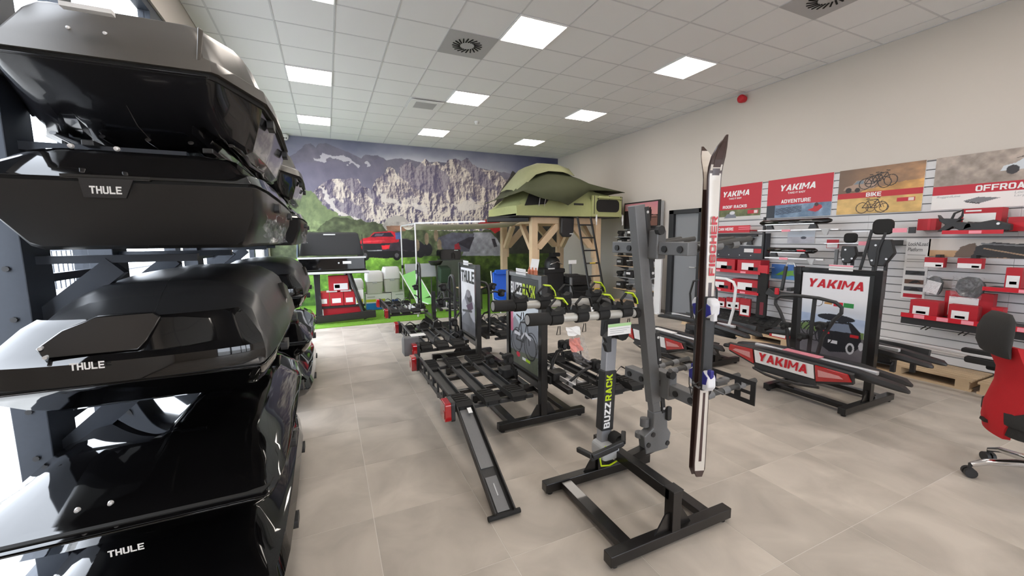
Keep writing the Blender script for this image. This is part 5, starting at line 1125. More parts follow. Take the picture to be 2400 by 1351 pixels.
bs = thing('upright_bike_stand', 'grey upright bike stand with white tag under the tent', 'bike stand', (4.75, 7.3, 0)); GP = GREY
MB().cyl((4.78,7.35,.05),(4.73,7.35,1.05),.03).build('stand_tube', GP, bs, 50); MB().rbox((4.74,7.3,.80),(.30,.08,.07),.03,'y').cyl((4.55,7.3,.82),(4.93,7.3,.79),.03).build('stand_arm', BLKP, bs, bevel=.01); MB().bx(4.64,7.28,1.05,4.84,7.284,1.13).build('white_tag', PAPER, bs); MB().bx(4.6,7.1,.0,4.95,7.6,.05).build('stand_foot', BLKP, bs, bevel=.01)
sc_ = thing('shop_card', 'white information card with small bottles on top of the lime-lettered stand', 'card', (1.62, 2.98, 1.29)); MB().bar((1.615,3.10,1.30),(1.64,3.10,1.42),.14,.003,up=(1,0,0)).build('card', PAPER, sc_)
for k in range(3): MB().lathe([(.016,1.29),(.016,1.325),(.006,1.335),(.006,1.35),(0,1.35)], (1.60,3.02+.06*k,0), n=10).build('bottle', mat('orange_bottle', rgb(196,120,90), .4), sc_, 40)
# ================================================================== right wall: slat wall with goods
SX = 6.41                                    # front of the slat boards
SLY0, SLY1 = .35, 5.42
sw = thing('slat_wall', 'white grooved slat wall panelling along the right wall', 'slat wall', (RW, 3, .12)); SLM = mat('white_slat_board', rgb(212,212,214), .45, 0, .015, 8)
MB().bx(RW-.018, SLY0, .12, RW-.002, SLY1, 2.47).build('backing_board', mat('slat_groove', rgb(120,120,122), .6), sw)
nsl = 24; pitch = (2.46-.13)/nsl
for k in range(nsl):
    for q, (a, b_) in enumerate(((SLY0, 1.62), (1.622, 2.89), (2.892, 4.16), (4.162, SLY1))):
        MB().bx(SX, a, .13+k*pitch, RW-.018, b_, .13+(k+1)*pitch-.011).build('slat', SLM, sw)
UW = V((0,-1,0)); VZ = V((0,0,1))
def wr_(x0, y0, x1, y1, X):
    """photo corners -> (y_left, y_right, z_bottom, z_top) on the plane X"""
    a = PX(x0, y0, X); b_ = PX(x1, y1, X); c = PX(x0, y1, X); d = PX(x1, y0, X)
    return (a.y+c.y)/2, (b_.y+d.y)/2, (c.z+b_.z)/2, (a.z+d.z)/2
def board(label, yl, yr, zb, zt, img, name='sign_board', X=SX-.012, cat='sign', group='large signs on the slat wall'):
    t = thing(name, label, cat, (X, (yl+yr)/2, zb), group=group)
    MB().bx(X, yr, zb, X+.010, yl, zt).build('board', PAPER, t)
    if img: img.build('print', (X-.0006, yl, zb), UW, VZ, t)
    return t
def wtext(s, t, yl, z, w, h, X, m, bold=.02, shear=0): text(s, (X-.001, yl, z), UW, VZ, w, h, m, t, bold=bold, shear=shear)
def bike(g, x, y, s, col=(20,18,18)):
    g.ring(x, y, s*.33, s*.05, col); g.ring(x+s, y, s*.33, s*.05, col)
    for a, b_ in (((0,0),(.3,.45)),((.3,.45),(.8,.5)),((.8,.5),(1,0)),((.3,.45),(.48,0)),((.48,0),(.8,.5)),((0,0),(.48,0)),((.76,.62),(.9,.6)),((.22,.55),(.36,.55))): g.line((x+a[0]*s, y+a[1]*s), (x+b_[0]*s, y+b_[1]*s), s*.05, col)
RC = (190,24,46)
# 1 roof racks
yl, yr, zb, zt = 5.22, 4.34, 1.89, 2.475; w_, h_ = yl-yr, zt-zb; xx = SX-.012
g = Img(w_, h_, 150, 100, RC); f = fbm(g.x*12, g.y*12, 5, 2); g.fill(g.y < h_*.30, np.dstack([60+90*f, 70+80*f, 40+60*f])); g.fill((g.y < h_*.10), (206,204,200)); g.poly([(.22,.03),(.28,.10),(.36,.115),(.44,.09),(.46,.03)], (120,124,134)); g.ell(.38,.12,.05,.03,(210,212,216)); g.rect(.66,.09,.84,.15,RC); g.rect(.77,.10,.83,.145,(226,210,210))
t = board('red sign over a car photo, leftmost of the four large wall signs', yl, yr, zb, zt, g)
wtext('YAKIMA', t, yl-.17, zb+.40, .52, .09, xx, WHITEP, .02, .15); wtext('TAKE IT EASY', t, yl-.30, zb+.35, .24, .028, xx, WHITEP, .02); wtext('ROOF RACKS', t, yl-.19, zb+.20, .45, .05, xx, WHITEP, .03)
# 2 adventure
yl, yr = 4.24, 3.33; w_ = yl-yr
g = Img(w_, h_, 150, 100, RC); g.fill(g.y < h_*.33, np.dstack([60+110*f, 84+110*f, 110+110*f])); g.rect(0,0,.13,h_*.33,(34,40,50)); [g.line((.15,.05+.02*k),(.52,.08+.02*k),.012,(50,62,80)) for k in range(5)]; g.ell(.73,.12,.05,.05,(180,30,40)); g.poly([(.6,.09),(.72,.06),(.8,.12),(.78,.16),(.68,.12)], (186,30,44)); g.ell(.72,.165,.028,.026,(60,40,40))
t = board('red sign over a blue winter photo, second of the large wall signs', yl, yr, zb, zt, g)
wtext('YAKIMA', t, yl-.18, zb+.40, .53, .09, xx, WHITEP, .02, .15); wtext('TAKE IT EASY', t, yl-.31, zb+.35, .25, .028, xx, WHITEP, .02); wtext('ADVENTURE', t, yl-.22, zb+.215, .42, .055, xx, WHITEP, .035)
# 3 bike
yl, yr = 3.26, 2.385; w_ = yl-yr
g = Img(w_, h_, 170, 114, (110,86,66)); f = fbm(g.x*8, g.y*14, 5, 12); gg_ = np.clip(g.x/w_, 0, 1); g.c = np.dstack([(92+90*gg_*f*1.3+20), (74+64*gg_*f*1.3+14), (60+36*gg_*f*1.3+10)])/255; g.poly([(.3,.30),(.6,.36),(w_,.39),(w_,.26),(.2,.26)], np.dstack([150+100*f, 110+80*f, 60+50*f]), jit=.05, sc=10)
g.poly([(.06,.32),(.08,.36),(.16,.38),(.2,.43),(.38,.44),(.42,.38),(.4,.32),(.2,.30)], (168,140,122)); g.poly([(.17,.385),(.21,.425),(.28,.43),(.28,.385)], (120,130,136)); g.ell(.12,.315,.035,.035,(40,30,26)); g.ell(.22,.31,.03,.03,(40,30,26)); bike(g, .30, .38, .2); bike(g, .36, .40, .2, (40,32,28))
g.fill(g.y < .21, np.dstack([170+80*f, 138+70*f, 80+50*f])); bike(g, .29, .075, .20, (40,28,24)); bike(g, .38, .07, .14, (70,44,34)); g.rect(.64,.125,.81,.175,RC); g.rect(.75,.13,.80,.17,(230,214,206)); g.rect(0,.205,w_,.275,(186,26,38))
t = board('brown desert photo sign with a red band and bicycles', yl, yr, zb, zt, g); wtext('BIKE', t, yl-.32, zb+.215, .16, .052, xx, WHITEP, .04)
# 4 offroad
yl, yr = 2.30, 1.28; w_ = yl-yr
g = Img(w_, h_, 190, 114, (236,234,232)); f = fbm(g.x*14, g.y*14, 5, 22); g.fill(g.y > .26, np.dstack([116+90*f, 106+84*f, 98+80*f])); g.poly([(.50,.37),(.52,.42),(.60,.44),(.68,.50),(.80,.51),(.88,.46),(1.0,.45),(1.02,.38),(.84,.37)], (206,212,218)); g.poly([(.66,.45),(.70,.49),(.82,.495),(.83,.455)], (70,74,84)); g.ell(.585,.375,.045,.045,(52,48,50)); g.ell(.87,.385,.055,.055,(50,46,48)); g.poly([(.58,.48),(.72,.525),(.9,.52),(.88,.505),(.74,.51)], (60,52,50)); g.rect(0,.165,w_,.262,RC)
for a in (.25, .82): g.poly([(a,.085),(a+.12,.12),(a+.28,.10),(a+.14,.055)], (120,122,126)); g.poly([(a+.02,.08),(a+.14,.055),(a+.13,.045),(a+.02,.07)], (40,40,44))
t = board('rocky photo sign with a white pickup and red band, cut by the frame edge', yl, yr, zb, zt, g); wtext('OFFROAD', t, yl-.34, zb+.18, .40, .062, xx, WHITEP, .04); wtext('RuggedLine', t, yl-.04, zb+.125, .19, .03, xx, LGREY, .005, .2); wtext('LockNLoad', t, yl-.62, zb+.13, .19, .028, xx, LGREY, .005, .1); wtext('Large', t, yl-.62, zb+.095, .09, .026, xx, LGREY, .005, .1)
# wooden board at the end of the slat wall
wb = thing('wood_sign_board', 'upright orange wood board with black lettering at the slat wall end', 'sign', (6.38, 5.4, .5)); WOOD = mat('orange_board_wood', rgb(176,112,66), .55, 0, .3, 5, bump=.05)
MB().prism(rrect(.30, 1.75, .03, 3), (SX-.03, 5.30, 1.27), UW, VZ, .02).build('plank', WOOD, wb); text('YAKIMA', (SX-.052, 5.36, 1.62), VZ, -UW, .50, .075, BLACKP, wb, bold=.05); text('TAKE IT EASY', (SX-.052, 5.27, 1.62), VZ, -UW, .40, .028, BLACKP, wb, bold=.02)
def strip(label, yl, yr, z, X=SX-.30, d=.30, h=.04, m=None, group='red shelf strips', tags=2):
    t = thing('wall_shelf', label, 'shelf', (X+d/2, (yl+yr)/2, z), group=group)
    MB().bx(X, yr, z-.012, SX, yl, z).build('shelf_plate', BLKP if m is None else m, t)
    ls = MB().bx(X-.006, yr, z-.028, X, yl, z+h-.028).build('price_rail', RED, t)
    for k in range(tags):
        y = yl-(yl-yr)*(k+.6)/(tags+.3); MB().bx(X-.0075, y-.09, z-.024, X-.0065, y, z+h-.034).build('price_tag', PINK, ls)
    return t
def goods(lb, yl, yr, zb, zt, X, d=.12, m=None, panel=None, cat='carton', group='red cartons on the slat wall', name='product_carton'):
    return carton(lb, cat, X, yr, zb, d, yl-yr, zt-zb, m=m, panel=panel, group=group, axis='x', name=name)
BW_ = ((.12,.12,.62,.6,PAPER),(.3,.2,.55,.35,BLACKP))
# scan strip
yl, yr, z0, z1 = wr_(1645,530,1757,546,6.20)
t = thing('scan_strip', 'red strip with white lettering below the leftmost sign', 'sign', (6.2, (yl+yr)/2, z0)); MB().bx(6.20, yr, z0, 6.212, yl, z1).bx(6.212,yr+.02,z0+.02,SX,yr+.04,z0+.04).bx(6.212,yl-.04,z0+.02,SX,yl-.02,z0+.04).build('strip', RED, t); wtext('SCAN HERE', t, yl-.30, z0+.035, .33, .05, 6.20, WHITEP, .03); MB().bx(6.198, yl-.26, z0+.03, 6.1995, yl-.18, z1-.03).build('scan_mark', PAPER, t); [MB().bx(6.198, yl-.95, z0+.05+.03*k, 6.1995, yl-.72, z0+.06+.03*k).build('print_line', PINK, t) for k in range(2)]
# roof bar foot display
yl, yr, z0, z1 = wr_(1672,548,1795,605,6.30)
t = thing('foot_display', 'dark display board with roof bar feet samples below the scan strip', 'display board', (6.3, (yl+yr)/2, z0)); MB().bx(6.30, yr, z0, SX-.002, yl, z1).build('board', mat('slate_board', rgb(52,54,60), .5), t, bevel=.004); MB().bx(6.297, yr+.05, (z0+z1)/2, 6.299, yl-.03, z1-.02).build('pale_backdrop', LGREY, t)
MB().bx(6.27, yr+.02, z0+.0, 6.30, yr+.05, z1+.25).build('side_post', BLKP, t)
for k in range(4):
    y = yl-.12-.2*k; ft_ = MB().prism([(-.05,0),(.05,0),(.035,.06),(.07,.09),(.06,.12),(-.06,.12),(-.07,.09),(-.03,.06)], (6.27, y, (z0+z1)/2+.02), UW, VZ, .04).build('foot_sample', BLKP, t, bevel=.005); MB().cyl((6.29,y,z0+.05),(6.298,y,z0+.05),.008).build('pin', ALU, t)
MB().bx(6.297, yr+.20, z0+.10, 6.299, yr+.36, z0+.16).build('info_card', PAPER, t); MB().bx(6.297, yr+.06, z0+.09, 6.299, yr+.19, z0+.16).build('red_card', RED, t); MB().bar((6.26, yl-.05, (z0+z1)/2+.17), (6.26, yr+.12, (z0+z1)/2+.17), .05, .03).build('sample_bar', BLKP, t, bevel=.008)
# ski carriers on brackets with bars
def ski_carrier(label, x0, y0, x1, y1, X, red=False):
    a = PX(x0, y0, X); b_ = PX(x1, y1, X); b_.z = a.z = (a.z+b_.z)/2
    t = thing('ski_carrier', label, 'ski carrier', (X, (a.y+b_.y)/2, a.z), group='ski carriers on wall brackets')
    m = MB(); m.tube([a, a.lerp(b_, .05), a.lerp(b_, .95), b_], .03, 10, rs=[(.02,.015),(.045,.035),(.045,.035),(.02,.015)]); m.build('upper_jaw', GLOSS, t, 50)
    MB().bar(a.lerp(b_,.1)-V((.02,0,.03)), a.lerp(b_,.8)-V((.02,0,.03)), .03, .018).build('silver_edge', ALU, t)
    if red: MB().bar(a.lerp(b_,.66)+V((-.044,0,.0)), a.lerp(b_,.82)+V((-.044,0,.0)), .008, .02).build('red_mark', RED, t)
    for f_ in (.16, .78): q = a.lerp(b_, f_); MB().prism([(-.06,-.10),(.06,-.10),(.03,-.03),(-.03,-.03)], q+V((.02,0,0)), UW, VZ, .05).build('foot_clamp', BLKP, t, bevel=.006)
    zb_ = a.z-.12; MB().bar((X, a.y+.02, zb_), (X, b_.y-.10, zb_), .05, .022).build('cross_bar', ALU, t, bevel=.006); MB().prism([(0,0),(.10,0),(.08,-.08),(.05,-.08)], (X-.02, b_.y+.10, zb_+.01), UW, VZ, .03).build('end_bracket', LGREY, t); MB().bar((X,(a.y+b_.y)/2+.05,zb_),(SX,(a.y+b_.y)/2+.05,zb_),.03,.03).build('wall_bracket', ALU, t); MB().bx(X-.03,(a.y+b_.y)/2+.02,zb_-.02,X-.026,(a.y+b_.y)/2+.14,zb_+.012).build('price_tag', PINK, t)
ski_carrier('black ski carrier with silver edge on a bar under the second sign', 1782, 524, 1950, 516, 6.12); ski_carrier('black ski carrier with red mark, lower of the two on bars', 1798, 588, 1915, 586, 6.12, True)
yl, yr, z0, z1 = wr_(1846,541,1910,570,SX-.01); g = Img(yl-yr, z1-z0, 60, 34, (190,200,214)); f = fbm(g.x*9, g.y*9, 4, 31); g.fill(g.y < (z1-z0)*.5, np.dstack([150+60*f, 150+60*f, 160+60*f])); g.ell((yl-yr)*.6,(z1-z0)*.42,.04,.02,(60,60,72)); board('small pale landscape picture between the two ski carriers', yl, yr, z0, z1, g, cat='picture', group=None)
yl, yr, z0, z1 = wr_(1808,620,1866,655,SX-.01); g = Img(yl-yr, z1-z0, 60, 40, (70,120,190)); f = fbm(g.x*9, g.y*9, 4, 35); g.poly([(.05,.06),(.2,.14),(.33,.14),(.36,.05)], (110,170,60), jit=.06, sc=20); g.fill(g.y < .05, np.dstack([60+50*f, 110+60*f, 170+50*f])); board('small blue and green picture behind the black bike mount', yl, yr, z0, z1, g, cat='picture', group=None)
# red carton rows
for r_, (pa, pb_, ps) in enumerate((((1660,607,1722,632),(1728,610,1782,634),(1645,634,1782,641)),((1660,655,1712,682),(1716,656,1782,680),(1648,680,1778,689)))):
    lv = ('upper', 'lower')[r_]
    sy0, sy1, sz0, sz1 = wr_(*ps, 6.12); strip('red price rail shelf carrying the %s row of small red cartons' % lv, sy0, sy1, sz1-.005, X=6.12, d=.29)
    for j, q in enumerate((pa, pb_)):
        yl, yr, z0, z1 = wr_(*q, 6.16); z0 = sz1-.004; ok = ('near the wood board', 'near the hanging black cover')[j]
        goods('red carton in the %s shelf row, %s' % (lv, ok), yl, yr, z0, z1, 6.16, .22, panel=((.2,.15,.72,.75,PAPER),(.5,.12,.9,.42,BLACKP)))
for k, (x0, x1, y0, y1) in enumerate(((1683,1699,698,720),(1702,1718,698,724),(1719,1733,698,726),(1733,1758,700,742))):
    yl, yr, z0, z1 = wr_(x0, y0, x1, y1, 6.22); t = goods('red and white blister pack on a hook, '+('leftmost','second from the left','third from the left','largest')[k]+' of four', yl, yr, z0, z1, 6.22, .03, panel=((.08,.08,.92,.62,PAPER),(.3,.2,.7,.4,BLACKP)), cat='blister pack', group='blister packs on hooks', name='blister_pack'); MB().bx(.0,-.006,z1-z0-.006,.19,.006,z1-z0+.006).build('hook', ALU, t)
# hanging long cover
yl, yr, z0, z1 = wr_(1775,622,1798,746,6.15); t = thing('hanging_rail_cover', 'long black rail cover with red tag hanging on the slat wall', 'rail cover', (6.15, (yl+yr)/2, z0)); MB().rbox((6.16,(yl+yr)/2,(z0+z1)/2-.06),(.05,yl-yr,z1-z0-.12),.04,'x').build('cover_body', RUB, t, bevel=.01); MB().bx(6.14,yr+.01,z1-.13,6.18,yl-.0,z1).build('header_card', RED, t); MB().bx(6.132,yr+.03,z0+.05,6.134,yr+.09,z0+.25).build('red_patch', mat('dark_red_print', rgb(110,24,40), .5), t); MB().bx(6.18,(yl+yr)/2-.008,z1-.05,SX,(yl+yr)/2+.008,z1-.035).build('hook', ALU, t)
# black bike mount
p = PX(1845, 660, 6.15); t = thing('bike_mount', 'black upright bike mount with red lever on the slat wall', 'bike mount', (6.2, p.y, p.z-.2))
for dy in (-.12, .10): MB().bar((6.2,p.y+dy,p.z-.15),(6.2,p.y+dy*.6,p.z+.22),.045,.03,up=(1,0,0)).build('upright_bar', BLKP, t, bevel=.008)
MB().tube([(6.2,p.y-.07,p.z+.22),(6.2,p.y-.05,p.z+.27),(6.2,p.y+.04,p.z+.27),(6.2,p.y+.06,p.z+.22)], .012).build('top_loop', ALU, t, 50); MB().prism([(-.32,-.02),(-.2,-.06),(.2,-.06),(.30,-.01),(.28,.06),(.16,.02),(-.16,.02),(-.26,.08)], (6.13, p.y, p.z-.20), UW, VZ, -.16).build('cradle', BLKP, t, bevel=.012); MB().box((6.12,p.y+.12,p.z-.16),(.03,.06,.10)).build('red_lever', RED, t, bevel=.01); MB().bx(6.2,p.y-.03,p.z-.15,SX,p.y+.03,p.z-.10).build('wall_bracket', BLKP, t)
# wooden platform of pallets along the wall
PALM = mat('pallet_wood', rgb(204,178,144), .7, 0, .25, 7, bump=.1)
for k in range(4):
    y0 = SLY0+.05+k*1.26; t = thing('wood_pallet', 'low pale wooden pallet under the slat wall, '+('below the office chair','under the white rails','behind the red-lettered stand','at the wood board end')[k], 'pallet', (6.15, y0+.6, 0), group='pallets along the slat wall')
    for j in range(6): MB().bx(5.92+j*.085, y0, .10, 5.92+j*.085+.075, y0+1.22, .122).build('deck_board', PALM, t)
    for j in range(3): MB().bx(5.92, y0+.02+j*.54, .022, 6.42, y0+.12+j*.54, .10).build('block_row', PALM, t)
    MB().bx(5.92, y0, 0, 5.99, y0+1.22, .022).bx(6.35, y0, 0, 6.42, y0+1.22, .022).build('runner', PALM, t)
# recovery boards and blocks on the platform
for k, (px, py, L, z) in enumerate(((1735,748,1.15,.30),(1748,768,.7,.22))):
    c = PX(px, py, 6.15); t = thing('recovery_board', 'black perforated traction board leaning on the slat wall, '+('longer upper one','shorter lower one')[k], 'traction board', (6.15, c.y, .122), group='traction boards'); zc = .14+.13*(1-k)
    bo = MB().bar((6.22-.12*k, c.y-L/2, zc), (6.22-.12*k, c.y+L/2, zc), .24, .03, up=(-.7,0,1)).build('board_body', RUB, t, bevel=.01); n_ = V((-.57,0,.82))
    for a in range(9):
        for b_ in (-1, 0, 1): q = V((6.22-.12*k, c.y-L/2+.08+a*(L-.16)/8, zc))+V((.82,0,.57))*(.07*b_)+n_*.016; MB().box(q, (.04,.05,.008), rot(-35,'Y')).build('cleat', BLKP, bo)
carton('flat red carton lying on the platform near the traction boards', 'carton', 5.95, 3.45, .123, .16, .32, .10, group='loose cartons on the platform', axis='x')
for k, (y, z) in enumerate(((3.98,.123),(3.28,.123))): t = thing('wheel_chock', 'black stepped levelling block on the platform, '+('left','right')+' one' if False else 'black stepped levelling block on the platform, '+('beside the traction boards','beside the flat red carton')[k], 'levelling block', (6.1,y,z), group='levelling blocks'); MB().prism([(0,0),(.42,0),(.42,.03),(.28,.05),(.28,.08),(.14,.10),(.0,.12)], (6.0+.15*k, y+.18, z), UW, VZ, -.16).build('block', RUB, t, bevel=.006); [MB().bx(6.02+.15*k,y+.14-.1*j,z+.122-.03*j,6.14+.15*k,y+.10-.1*j,z+.126-.03*j).build('tread', BLKP, t) for j in range(3)]
# upright roof bike carriers hung on the wall
def upright_carrier(label, px, py, py2, X, sc=1., long=True):
    a = PX(px, py, X); b_ = PX(px, py2, X); y = a.y
    t = thing('upright_bike_carrier', label, 'bike carrier', (X, y, b_.z), group='upright bike carriers on the wall')
    zt, zb = a.z, b_.z
    MB().rbox((X, y, zt-.07*sc), (.07,.17*sc,.16*sc), .05*sc, 'x').build('head', RUB, t, bevel=.015)
    hb_ = MB().prism([(-.09*sc,-.20*sc),(.09*sc,-.20*sc),(.13*sc,-.34*sc),(.05*sc,-.48*sc),(-.06*sc,-.48*sc),(-.10*sc,-.36*sc)][::-1], (X+.02, y, zt-.0), UW, VZ, .07).build('clamp_body', BLKP, t, bevel=.012)
    for dy, dz in ((.03,-.26),(-.07,-.40),(.05,-.42)): MB().cyl((X-.052,y+dy*sc,zt+dz*sc),(X-.044,y+dy*sc,zt+dz*sc),.012).build('bolt', ALU, hb_)
    for dy in (-.055*sc, .045*sc): MB().bar((X, y+dy, zt-.40*sc), (X, y+dy, zb), .035, .03).build('rail', BLKP, t, bevel=.005)
    if long:
        MB().tube([(X-.04,y+.09,zt-.12),(X-.05,y+.14,zt-.45),(X-.03,y+.20,zt-.75)], .016).build('side_arm', BLKP, t, 50); MB().tube([(X-.05,y-.05,zt-.15),(X-.06,y-.0,zt-.35),(X-.04,y+.02,zt-.75)], .014).build('side_arm', BLKP, t, 50)
    MB().bx(X, y-.06, zt-.30, SX, y+.06, zt-.24).build('wall_bracket', BLKP, t); MB().bar((X-.01,y-.26,zt-.12),(X-.01,y+.30,zt-.13),.015,.012).build('cross_pin', ALU, t); MB().bx(X-.02,y-.30,zt-.16,X-.0,y-.24,zt-.09).build('pin_block', BLKP, t); MB().bx(X-.024,y-.23,zt-.15,X-.021,y-.10,zt-.10).build('price_tag', PINK, t)
upright_carrier('short black upright bike carrier on the slat wall behind the white poster', 1995, 548, 640, 6.22, .8, False); upright_carrier('tall black upright bike carrier on the slat wall above the white poster', 2072, 516, 700, 6.05, 1.15)
yl, yr, z0, z1 = wr_(1937,562,1965,582,6.3); goods('small red price board left of the short upright carrier', yl, yr, z0, z1, 6.3, .012, panel=((.05,.05,.95,.5,PAPER),), cat='price board', group=None, name='price_board')
yl, yr, z0, z1 = wr_(1955,585,1962,625,6.3); t = thing('grey_lock_bar', 'thin grey bar hanging left of the short upright carrier', 'bar', (6.3, yl, z0)); MB().bx(6.3, yr, z0, 6.33, yl, z1).build('bar_body', GREY, t); MB().bx(6.33,yr,z1-.03,SX,yl,z1-.01).build('hook', ALU, t)
# lock platform poster
yl, yr, z0, z1 = wr_(2118,560,2174,702,SX-.012); w_, h2 = yl-yr, z1-z0; g = Img(w_, h2, 60, 110, (232,232,232))
for a, b_, c in ((.40,.47,(60,62,66)),(.25,.33,(110,80,66)),(.13,.21,(70,72,80))): g.rect(.02, h2*a, w_-.02, h2*b_, c); g.poly([(.05,h2*(a+.01)),(.1,h2*(b_-.02)),(w_-.08,h2*(b_-.015)),(w_-.04,h2*(a+.02))], (40,38,38), jit=.03, sc=20)
g.rect(.02,h2*.02,w_-.02,h2*.09,RC); [g.rect(.02,h2*q,w_*.85,h2*(q+.006),(150,150,150)) for q in (.70,.73,.66,.62,.58,.52,.36,.23)]
t = board('tall white poster with small product pictures and grey heading', yl, yr, z0, z1, g, cat='poster', group=None); wtext('LockNLoad', t, yl-.02, z1-.085, w_*.82, .045, xx, GREY, .012, .1); wtext('Platform', t, yl-.02, z1-.15, w_*.62, .045, xx, GREY, .012, .1)
yl, yr, z0, z1 = wr_(2176,560,2400,604,SX-.012); yr -= .25; w_, h2 = yl-yr, z1-z0; g = Img(w_, h2, 130, 44, (216,208,200)); f = fbm(g.x*10, g.y*10, 5, 44); g.fill(g.y < h2*.35, np.dstack([190+40*f, 150+40*f, 110+40*f])); g.poly([(.22,0),(.26,.12),(.36,.16),(.40,.08),(.50,.04),(.55,0)], (120,100,86), jit=.03, sc=20); g.poly([(.36,.0),(.38,.12),(.50,.17),(1.2,.09),(1.2,0)], (56,54,54), jit=.02, sc=20); g.line((.42,.15),(1.2,.10),.015,(130,130,130)); g.line((.44,.10),(.8,.02),.012,(180,150,120)); board('long desert photo strip of a roof platform beside the white poster', yl, yr, z0, z1, g, cat='picture', group=None)
# shelf with clamps under the offroad sign
yl, yr, z0, z1 = wr_(2208,540,2352,550,6.05); strip('red price rail shelf carrying black clamps below the rocky photo sign', yl, yr, z1-.01, X=6.05, d=.36, tags=1); zs_ = z1-.008
MB().bx(6.1, yr-.05, z0-.04, SX, yl-.15, z0-.015).build('black_tray', BLKP, [o for o in bpy.data.objects if o.name.startswith('wall_shelf')][-1] if False else None) if False else None
q = wr_(2250,488,2345,540,6.20); goods('red carton with white panel behind the black clamp on the upper shelf', q[0], q[1], zs_, q[3], 6.22, .15, panel=((.06,.05,.86,.78,PAPER),(.1,.86,.5,.93,PAPER),(.3,.2,.6,.4,LGREY)))
q = wr_(2352,508,2400,542,6.10); goods('glossy red carton at the frame edge beside the upper shelf', q[0], q[1]-.2, q[2], q[3], 6.2, .15, panel=((.1,.3,.8,.6,RED),), group='red cartons on the slat wall')
p = PX(2235, 545, 6.10); t = thing('rack_clamp', 'black open rack clamp with loop standing on the upper shelf', 'clamp', (6.1, p.y, zs_), group='rack clamps'); MB().prism([(-.12,0),(-.06,0),(0,.05),(.06,0),(.14,.04),(.13,.08),(.03,.10),(.06,.13),(-.10,.14),(-.13,.18),(-.11,.11),(-.06,.07)], (6.14, p.y, zs_), UW, VZ, .08).build('clamp_body', BLKP, t, bevel=.006); MB().tube([(6.1,p.y+.03,zs_+.12),(6.1,p.y+.01,zs_+.19),(6.1,p.y-.05,zs_+.22),(6.1,p.y-.05,zs_+.16),(6.1,p.y-.02,zs_+.12)], .011).build('loop', BLKP, t, 50)
p = PX(2310, 545, 6.10); t = thing('rack_clamp', 'black low rack clamp lying before the white-panelled carton', 'clamp', (6.1, p.y, zs_), group='rack clamps'); MB().prism([(-.16,0),(.17,0),(.17,.06),(.05,.11),(-.08,.08),(-.12,.10),(-.15,.06)], (6.14, p.y, zs_), UW, VZ, .08).build('clamp_body', BLKP, t, bevel=.008); MB().cyl((6.05,p.y-.09,zs_+.07),(6.07,p.y-.09,zs_+.07),.012).build('bolt', ALU, t)
yl, yr, z0, z1 = wr_(2148,513,2192,540,6.25); goods('plain dark red carton on a peg below the brown photo sign', yl, yr, z0, z1, 6.27, .13, panel=((.55,.0,.7,1.,RED),), group='red cartons on the slat wall')
for k, q in enumerate(((2166,604,2212,627),(2243,606,2302,630))): yl, yr, z0, z1 = wr_(*q, 6.22); goods('small red and white hanging pack under the desert photo strip, '+('smaller','wider')+' one' if False else 'small red and white hanging pack under the desert photo strip, '+('narrower one','wider one')[k], yl, yr, z0, z1, 6.22, .08, panel=((.02,.02,.98,.5,PAPER),(.6,.1,.9,.3,LGREY)), cat='blister pack', group='hanging packs', name='blister_pack'); MB().bx(6.30, (yl+yr)/2-.02, z1-.03, SX-.001, (yl+yr)/2+.02, z1+.02).build('hook', BLKP, bpy.context.scene.objects.get('x') or None) if False else MB().bx(.04,-.02,z1-z0-.02,.189,.02,z1-z0+.03).build('hook', BLKP, LASTC[0])
# grey bags
for k, q in enumerate(((2166,646,2208,692),(2233,648,2308,700))):
    yl, yr, z0, z1 = wr_(*q, 6.25); w_ = yl-yr; t = thing('strap_bag', 'grey bagged strap hanging on the slat wall, '+('with white leaflet','larger and plain')[k], 'bag', (6.3, (yl+yr)/2, z0), group='grey strap bags'); cm = mat('grey_webbing', rgb(74,78,78), .5, 0, .15, 30)
    MB().loft([[V((6.26+.05*s, (yl+yr)/2+a*w_*.5, (z0+z1)/2+b_*(z1-z0)*.5)) for a, b_ in ((-.6,-1),(.5,-.95),(.95,-.3),(.8,.6),(.2,.95),(-.5,.9),(-1,.3),(-.9,-.5))] for s in (0,.6,1)]).build('bag_body', cm, t, 50, bevel=.03); crumple('bag_film', (6.24, yl, z0), UW, VZ, w_, z1-z0, t, .05, 7, 30+k)
    if k == 0: MB().box((6.235,(yl+yr)/2,z0+.09),(.004,w_*.8,.14),rot(14,'X')).build('leaflet', PAPER, t)
    MB().bx(6.31,(yl+yr)/2-.008,z1-.05,SX,(yl+yr)/2+.008,z1-.03).build('hook', ALU, t)
yl, yr, z0, z1 = wr_(2302,676,2400,688,6.10); yr -= .25; strip('red price rail shelf at the frame edge above the office chair', yl, yr, z1-.008, X=6.10, d=.31, tags=1); zs2 = z1-.006
q = wr_(2356,628,2395,668,6.2); goods('upright red carton with white panel above the office chair headrest', q[0], q[1], zs2, q[3], 6.2, .10, panel=((.1,.05,.9,.62,PAPER),(.3,.2,.75,.34,BLACKP)))
